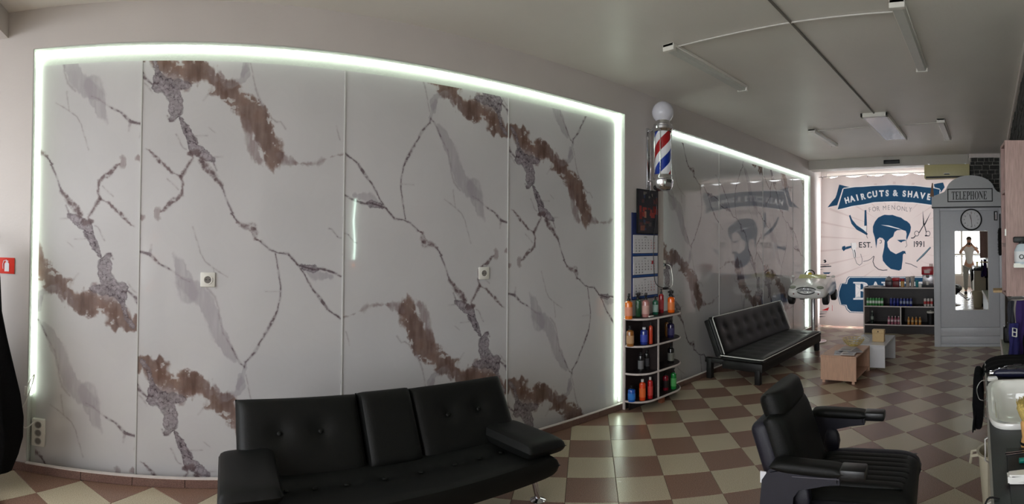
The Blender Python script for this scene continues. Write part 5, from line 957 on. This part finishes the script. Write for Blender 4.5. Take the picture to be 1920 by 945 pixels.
MB().lathe([(0, -.05), (.007, -.05), (.008, 0), (.007, .05), (0, .05)], 14, M=rotY(PI / 2)).build('handle', flat('teal_handle', (24, 124, 112), .3), t); MB().lathe([(.0085, .044), (.009, .05), (0, .052)], 12, M=rotY(PI / 2)).build('end_cap', flat('dark_teal', (60, 10, 26), .3), t)
t = thing('white_clipper', 'white hair trimmer with red and black stripes on the black mat', 'trimmer', (1.235, -.095, .856), -1.5)
MB().prism([(-.055, -.012), (-.045, -.015), (-.02, -.010), (.0, -.018), (.06, -.020), (.06, .020), (.0, .018), (-.02, .010), (-.045, .015), (-.055, .012)], 'z', 0, .022, .004).build('body', cer, t)
for k, c in enumerate((ink, MATS['col_sign_red'], ink)): MB().box((.008 + k * .012, -.010, .022), (.015 + k * .012, .010, .0228), M=None).build('stripe', c, t, False)
t = thing('clipper_cable', 'black cable loop hanging over the counter edge at the bottom of the view', 'cable', (0, 0, 0)); bpy.data.objects.remove(t)
cable('clipper_cable', 'black cable loop hanging over the counter edge at the bottom of the view', [(1.16, -.02, .853), (1.16, .008, .852), (1.15, .022, .80), (1.10, .022, .76), (1.05, .020, .74), (1.0, .016, .75)], .0025)
cable('thin_cable', 'thin grey wire loop at the counter edge beside the black cape', [(2.15, -.0, .853), (2.16, .035, .85), (2.15, .055, .82), (2.08, .045, .80), (2.02, .027, .81)], .0016, alu)
# black cape over the counter end
def drape(name, label, cat, cols, mt, th=.006, group=None, parent=None):
    """cols: list of polylines (each from top to bottom) swept sideways into a cloth sheet"""
    bm = bmesh.new(); G = [[bm.verts.new(p) for p in c] for c in cols]
    for a, c in zip(G, G[1:]):
        for k in range(len(a) - 1): bm.faces.new((a[k], a[k + 1], c[k + 1], c[k]))
    o = finish(bm, name, mt, None, True, 80); s = o.modifiers.new('thick', 'SOLIDIFY'); s.thickness = th; s2 = o.modifiers.new('round', 'SUBSURF'); s2.levels = s2.render_levels = 2
    if parent: o.parent = parent; return o
    return tag(o, label, cat, group)
cols = []
for k in range(9):
    x = 2.30 + k * .030; w_ = .012 * math.sin(k * 2.1); hh = .006 + .012 * abs(math.sin(k * 1.3))
    cols.append([(x, -.27, .862 + hh), (x + .01, -.16, .860 + hh), (x - .01, -.06, .868 + hh), (x, .012, .866 + w_ * .5), (x - .01, .040 + w_ * .5, .825), (x - .03, .058 + w_, .74), (x - .045, .070 + w_, .66), (x - .05, .078 + w_, .575 + .03 * math.sin(k * .9))])
bcape = thing('black_cape', 'black barber cape draped over the far end of the counter', 'cape')
drape('cloth', None, None, cols, cloth_k, parent=bcape)
MB().puff((2.385, .054, .715), (.24, .052, .27), 14, 8, 4).build('folded_hem', cloth_k, bcape)
# bin under the counter end
wb_ = thing('waste_bin', 'beige plastic waste bin on the floor at the far end of the counter', 'bin', (2.64, -.055, 0))
binm = mat('bin_plastic', (206, 198, 176), .45, var=.02)
MB().lathe([(0, .004), (.09, .0), (.092, .004), (.118, .345), (.128, .35), (.128, .362), (.114, .362), (.088, .01), (0, .01)], 28).build('body', binm, wb_); MB().tube([(-.03, .118, .35), (-.03, .152, .345), (.0, .160, .30), (.03, .152, .345), (.03, .118, .35)], .008, 8).build('handle', binm, wb_)
# ------------------------------------------------------------------ wall cabinet, low bench, capes at the right
cb_ = thing('wall_cabinet', 'grey-oak wall cabinet on the right wall above the counter', 'cabinet', (3.0, -.30, 1.12))
pl4 = lambda d0, d1: [(d0, 0), (d1, 0), (d1, .216 if d1 > .1 else .195 + d1 * .11), (d0, .195 + d0 * .11)]
MB().prism(pl4(0, .018), 'z', 0, .93).build('side_panel', pink_oak, cb_); MB().prism([(.172, 0), (.19, 0), (.19, .216), (.172, .214)], 'z', 0, .93).build('side_panel', pink_oak, cb_)
for z in (0, .30, .62, .912): MB().prism([(.018, .005), (.172, .005), (.172, .212), (.018, .196)], 'z', z, z + .018).build('shelf_board', pink_oak, cb_)
MB().box((.018, 0, .018), (.172, .006, .912)).build('back_panel', pink_oak, cb_, False); MB().box((-.004, .192, .36), (.03, .200, .40)).build('hinge', white_pl, cb_)
bk = thing('bottle_bracket', 'small white bracket shelf on the side of the grey-oak cabinet', 'bracket', (2.93, -.20, 1.295))
MB().box((-.04, -.08, 0), (.068, .055, .010), .002, 1).build('shelf_plate', white_pl, bk); MB().box((-.042, -.08, 0), (-.038, .055, .025)).build('front_lip', white_pl, bk, False)
t = thing('counter_spray_bottle', 'clear spray bottle with a black trigger on the white bracket', 'bottle', (2.93, -.195, 1.308), PI / 2)
MB().lathe([(0, 0), (.040, 0), (.044, .01), (.044, .085), (.03, .115), (.015, .125)], 24).build('body', mat('pale_bottle', (196, 206, 216), .1, coat=.5), t); MB().lathe([(.0445, .02), (.045, .022), (.045, .078), (.0445, .08)], 24).build('label_band', screen_w, t)
MB().box((-.022, -.018, .13), (.05, .018, .165), .008).build('spray_head', ink, t); MB().lathe([(.016, .12), (.018, .13), (.016, .14)], 14).build('collar', ink, t)
V, F = text_tris('SO'); text_obj('label_lettering', 'SO', ink, t, Matrix(((0, 0, -1, -.0448), (-1, 0, 0, .03), (0, 1, 0, .035), (0, 0, 0, 1))) if False else Matrix(((1, 0, 0, -.028), (0, 0, 1, .0455), (0, 1, 0, .036), (0, 0, 0, 1))), .028, .02)
ws2 = thing('wooden_ledge', 'small bare wooden ledge jutting from the right wall past the cabinet', 'shelf', (4.0, -.30, 1.055))
MB().box((-.10, 0, 0), (.10, .265, .018), .002, 1).build('ledge_board', ply, ws2); MB().prism([(0, 0), (.12, 0), (0, -.06)], 'x', -.008, .008, M=Matrix(((1, 0, 0, 0), (0, 1, 0, 0), (0, 0, 1, 0), (0, 0, 0, 1)))).build('bracket', alu, ws2)
mosaic = mat('mosaic_pale', (150, 156, 140), .4, var=.3, vs=60)
lb = thing('low_bench', 'low pale bench with a mosaic top along the right wall', 'bench', (4.3, -.298, 0))
MB().box((-.9, 0, .43), (.9, .178, .45), .003, 1).build('top', mosaic, lb); MB().box((-.9, .172, .40), (.9, .186, .452), .003, 1).build('edge_strip', edge_w, lb); MB().box((-.9, 0, 0), (.9, .165, .43)).build('body', booth_w, lb, False)
bc = thing('black_case', 'small black case standing on the low bench', 'case', (5.05, -.185, .452)); MB().box((-.06, -.045, 0), (.06, .045, .16), .02, 3).build('case_body', ink, bc); MB().tube([(-.03, 0, .155), (-.03, 0, .185), (.03, 0, .185), (.03, 0, .155)], .006, 8).build('case_handle', ink, bc)
rail = thing('cape_rail', 'metal rail under the grey-oak cabinet holding the capes', 'rail', (3.08, -.20, 1.10)); MB().tube([(0, -.10, 0), (0, .085, 0)], .006, 8).build('rail_bar', alu, rail)
for k in range(3): MB().tube([(0, -.06 + k * .06, 0), (0, -.06 + k * .06, .018)], .004, 6).build('rail_hook', alu, rail)
def hang(y0, y1, zt, zb, x, mt, label, nm='hanging_cape'):
    cols = []
    for k in range(7):
        u = k / 6; y = y0 + (y1 - y0) * u; cols.append([(x + .012 * math.sin(k * 2 + j * .4) + .004 * j, y + .006 * math.sin(j * 1.3 + k), zt + (zb - zt) * j / 7) for j in range(8)])
    return drape(nm, label, 'cape', cols, mt, .008, 'capes hanging under the wall cabinet')
blue_c = mat('blue_cloth', (36, 34, 92), .85, var=.15, bump=.3); purp = mat('purple_cloth', (54, 34, 92), .85, var=.15, bump=.3); greyc = mat('grey_cloth', (50, 50, 58), .9, var=.15, bump=.3)
hang(-.115, -.150, 1.09, .84, 3.05, greyc, 'dark grey cape hanging leftmost under the cabinet'); hang(-.120, -.175, .96, .70, 3.02, blue_c, 'blue cape with a white buckle hanging under the cabinet')
hang(-.165, -.235, 1.09, .72, 3.06, purp, 'purple cape hanging at the right under the cabinet'); hang(-.20, -.27, .90, .68, 2.97, cloth_k, 'black cape with a pink tab at the right edge of the view')
bkl = thing('cape_buckle', 'white plastic buckle on the blue cape', 'buckle', (3.0, -.150, .905)); q = MB()
q.tube([(0, -.012, -.025), (0, .012, -.02), (0, .010, .028), (0, -.014, .022), (0, -.012, -.025)], .004, 6); q.build('buckle_frame', white_pl, bkl); MB().tube([(0, -.012, 0), (0, .010, .004)], .003, 6).build('buckle_bar', white_pl, bkl)
pt = thing('pink_tab', 'small bright pink tab on the black cape', 'tab', (2.955, -.215, .735)); MB().box((-.004, -.018, -.010), (.004, .018, .010), .003).build('tab_body', flat('hotpink', (220, 50, 110)), pt); MB().tube([(0, 0, .01), (0, 0, .03)], .002, 6).build('tab_thread', flat('hotpink', (220, 50, 110)), pt)
# station mirror with a lit tube, opposite the front marble wall
sm = thing('station_mirror', 'wall mirror above the barber counter, outside the view', 'mirror', (1.52, RWY + .001, 1.55)); MB().box((-.45, 0, -.50), (.40, .008, .50), .002, 1).build('glass', mirror_m, sm); MB().box((-.46, -.0005, -.51), (.41, .004, .51)).build('backing', ink, sm, False)
ml = thing('mirror_lamp', 'lit vertical tube lamp beside the station mirror', 'lamp', (2.06, RWY + .03, 1.62))
MB().tube([(0, 0, -.40), (.012, 0, -.2), (-.010, 0, .1), (.014, 0, .40)], .011, 10).build('lit_tube', mat('tube_glow', (255, 255, 255), .3, emit=(.72, 1.0, .85), es=14), ml); MB().box((-.02, -.029, -.43), (.02, .006, -.40), .004).build('end_cap', white_pl, ml); MB().box((-.02, -.029, .40), (.02, .006, .43), .004).build('end_cap', white_pl, ml)
MB().box((-.012, -.029, -.50), (.012, .0, -.455), .004).build('orange_switch', mat('switch_glow', (240, 120, 40), .4, emit=(1, .35, .08), es=3), ml)
# ------------------------------------------------------------------ barber chair
bcx = thing('barber_chair', 'black vinyl barber chair with padded arms in the foreground', 'chair', (2.135, .585, 0), .10)
MB().lathe([(0, 0), (.27, 0), (.275, .012), (.25, .03), (.08, .05), (.05, .07), (.05, .27), (0, .27)], 36).build('base', chrome, bcx)
MB().box((-.22, -.20, .26), (.22, .22, .32), .01).build('seat_frame', black_pl, bcx)
MB().puff((0, -.03, .388), (.49, .49, .15), 26, 26, 6).build('seat_cushion', leather, bcx)
for k in range(7): MB().puff((-.135 + k * .045, -.04, .460), (.052, .40 - .012 * abs(k - 3), .026), 8, 20, 3.2).build('seat_pleat', leather, bcx)
Mb = T(-.04, .268, .612) @ rotX(math.radians(90 - 19))
MB().puff((0, -.045, 0), (.43, .36, .13), 24, 24, 7, [], M=Mb).build('backrest', leather, bcx)
MB().box((-.216, -.20, -.095), (.216, .125, -.005), .035, 4, M=Mb).build('backrest_shell', navy_leather, bcx)
MB().puff((.01, .160, .006), (.36, .115, .125), 20, 14, 4.5, M=Mb).build('headrest_roll', leather, bcx)
side = [(.0, .590), (.22, .590), (.275, .575), (.305, .53), (.315, .42), (.30, .32), (.25, .28), (.19, .28), (.185, .40), (.185, .49), (.16, .525), (.10, .540), (.0, .545)]
for s in (-1, 1):
    MB().puff((s * .262, -.045, .365), (.075, .47, .15), 8, 24, 5).build('side_bolster', navy_leather, bcx)
    MB().tube([(s * .298, .17, .415), (s * .299, -.05, .420), (s * .297, -.26, .412)], .0022, 5).build('bolster_piping', mat('grey_piping', (90, 88, 96), .5), bcx)
    MB().puff((s * .285, .16, .46), (.05, .075, .13), 8, 10, 3).build('hinge_pad', navy_leather, bcx)
for s, off in ((-1, -.015), (1, .02)):
    x0 = s * .30 + off
    MB().prism(side, 'x', x0 - .032, x0 + .032, .010).build('side_frame', navy_leather, bcx)
    MB().puff((x0, .125, .592), (.082, .29, .045), 10, 22, 5).build('arm_pad', leather, bcx)
    MB().box((x0 - .040, -.10, .568), (x0 + .040, .0, .610), .010).build('arm_end', black_pl, bcx)
    MB().tube([(x0 + s * .034, .18, .565), (x0 + s * .036, .06, .572), (x0 + s * .034, .0, .572)], .0022, 5).build('arm_piping', mat('grey_piping', (90, 88, 96), .5), bcx)
MB().tube([(-.312, -.03, .36), (-.312, -.03, .455)], .009, 8).build('lever', black_pl, bcx)
MB().box((-.30, .30, .50), (-.296, .325, .545)).build('paper_tag', screen_w, bcx, False)
MB().box((-.16, -.48, .12), (.16, -.40, .15), .01).build('footrest', chrome, bcx)
for s in (-1, 1): MB().tube([(s * .12, -.43, .135), (s * .12, -.22, .28)], .012, 8).build('footrest_arm', chrome, bcx)
# ------------------------------------------------------------------ the photographer, seen in the booth mirror
pr = thing('person', 'person in white T-shirt and grey trousers holding a phone, reflected in the booth mirror', 'person', (-.50, .03, 0))
skin_m = mat('skin', (196, 148, 124), .55, var=.03); shirt = mat('white_tshirt', (226, 226, 226), .9, var=.02); trous = mat('grey_trousers', (150, 152, 150), .9, var=.05); shoe = mat('dark_shoe', (32, 30, 30), .6); hairm = mat('hair', (70, 56, 46), .8, var=.2, vs=120)
def skin(name, verts, edges, radii, mt, par, sub=2):
    me = bpy.data.meshes.new(name); me.from_pydata(verts, edges, []); o = bpy.data.objects.new(name, me); COL.objects.link(o); o.parent = par; me.materials.append(mt)
    md = o.modifiers.new('skin', 'SKIN'); sv = me.skin_vertices[0].data
    for i, r in enumerate(radii): sv[i].radius = r if isinstance(r, tuple) else (r, r)
    sv[0].use_root = True; md.use_smooth_shade = True; s = o.modifiers.new('sub', 'SUBSURF'); s.levels = s.render_levels = sub; return o
V_ = [(0, 0, .84), (0, 0, 1.02), (-.01, 0, 1.20), (.0, 0, 1.33), (.02, 0, 1.40), (.035, 0, 1.46), (.045, 0, 1.53), (.045, 0, 1.59)]
E2 = [(i, i + 1) for i in range(7)]; Rr = [(.13, .10), (.12, .09), (.15, .10), (.10, .08), .05, .062, .082, .06]
def chain(pts, rs, root):
    global V_, E2, Rr
    k = len(V_); V_ += pts; Rr += rs; E2 += [(root, k)] + [(k + i, k + i + 1) for i in range(len(pts) - 1)]; return k + len(pts) - 1
for s in (-1, 1):
    h_ = chain([(.0, s * .18, 1.31), (.10, s * .27, 1.17), (.17, s * .20, 1.27), (.245, s * .10, 1.385), (.27, s * .075, 1.42)], [.052, .042, .036, .026, (.034, .018)], 3)
    for f in range(4): chain([(.30 + .004 * f, s * (.070 - .004), 1.448 - f * .020), (.325, s * .048, 1.452 - f * .020), (.330, s * .022, 1.450 - f * .020)], [.010, .009, .008], h_)
    chain([(.270, s * .055, 1.405), (.285, s * .035, 1.42)], [.010, .009], h_)
    chain([(.0 + .02 * s, s * .095, .78), (.03 + .05 * s, s * .10, .46), (-.02 + .06 * s, s * .105, .10), (.02 + .06 * s, s * .105, .045), (.12 + .06 * s, s * .12, .03)], [.085, .055, .036, .04, .03], 0)
skin('body', V_, E2, Rr, skin_m, pr)
skin('t_shirt', [(0, 0, .82), (0, 0, .98), (-.01, 0, 1.18), (0, 0, 1.31), (.01, 0, 1.375), (.0, .17, 1.31), (.05, .225, 1.24), (.0, -.17, 1.31), (.05, -.225, 1.24)], [(0, 1), (1, 2), (2, 3), (3, 4), (3, 5), (5, 6), (3, 7), (7, 8)], [(.165, .125), (.155, .12), (.175, .125), (.13, .10), .065, .075, .068, .075, .068], shirt, pr)
skin('trousers', [(0, 0, .86), (.02, .095, .74), (.08, .10, .46), (.04, .105, .10), (-.02, -.095, .74), (-.02, -.10, .46), (-.08, -.105, .10)], [(0, 1), (1, 2), (2, 3), (0, 4), (4, 5), (5, 6)], [(.16, .12), .11, .078, .058, .11, .078, .058], trous, pr)
for s in (-1, 1): MB().puff((.07 + .06 * s, s * .11, .04), (.27, .095, .085), 12, 10, 3.5).build('shoe', shoe, pr)
q = MB(); q.ball((.030, 0, 1.575), (.092, .080, .075), 20); q.build('hair', hairm, pr)
MB().prism([(-.012, -.025), (.012, -.025), (.006, .02), (-.006, .02)], 'x', .118, .140, .004, M=T(0, 0, 1.525)).build('nose', skin_m, pr)
for s in (-1, 1):
    MB().ball((.122, s * .03, 1.545), (.010, .013, .009), 10).build('eye', screen_w, pr); MB().ball((.045, s * .084, 1.53), (.02, .010, .03), 10).build('ear', skin_m, pr)
MB().ball((.122, 0, 1.485), (.008, .024, .006), 10).build('mouth', mat('lips', (160, 96, 88), .5), pr)
ph = thing('phone', 'dark phone held up in both hands by the person in the mirror', 'phone', (-.175, .03, 1.432)); MB().box((-.005, -.075, -.036), (.004, .075, .036), .004).build('phone_body', ink, ph); MB().box((-.0062, -.068, -.031), (-.005, .068, .031)).build('screen', mat('phone_screen', (60, 70, 80), .1), ph, False)
MB().lathe([(0, .0), (.008, 0), (.008, .003), (0, .003)], 12, M=T(.004, -.055, .018) @ rotY(PI / 2)).build('lens', mirror_m, ph)
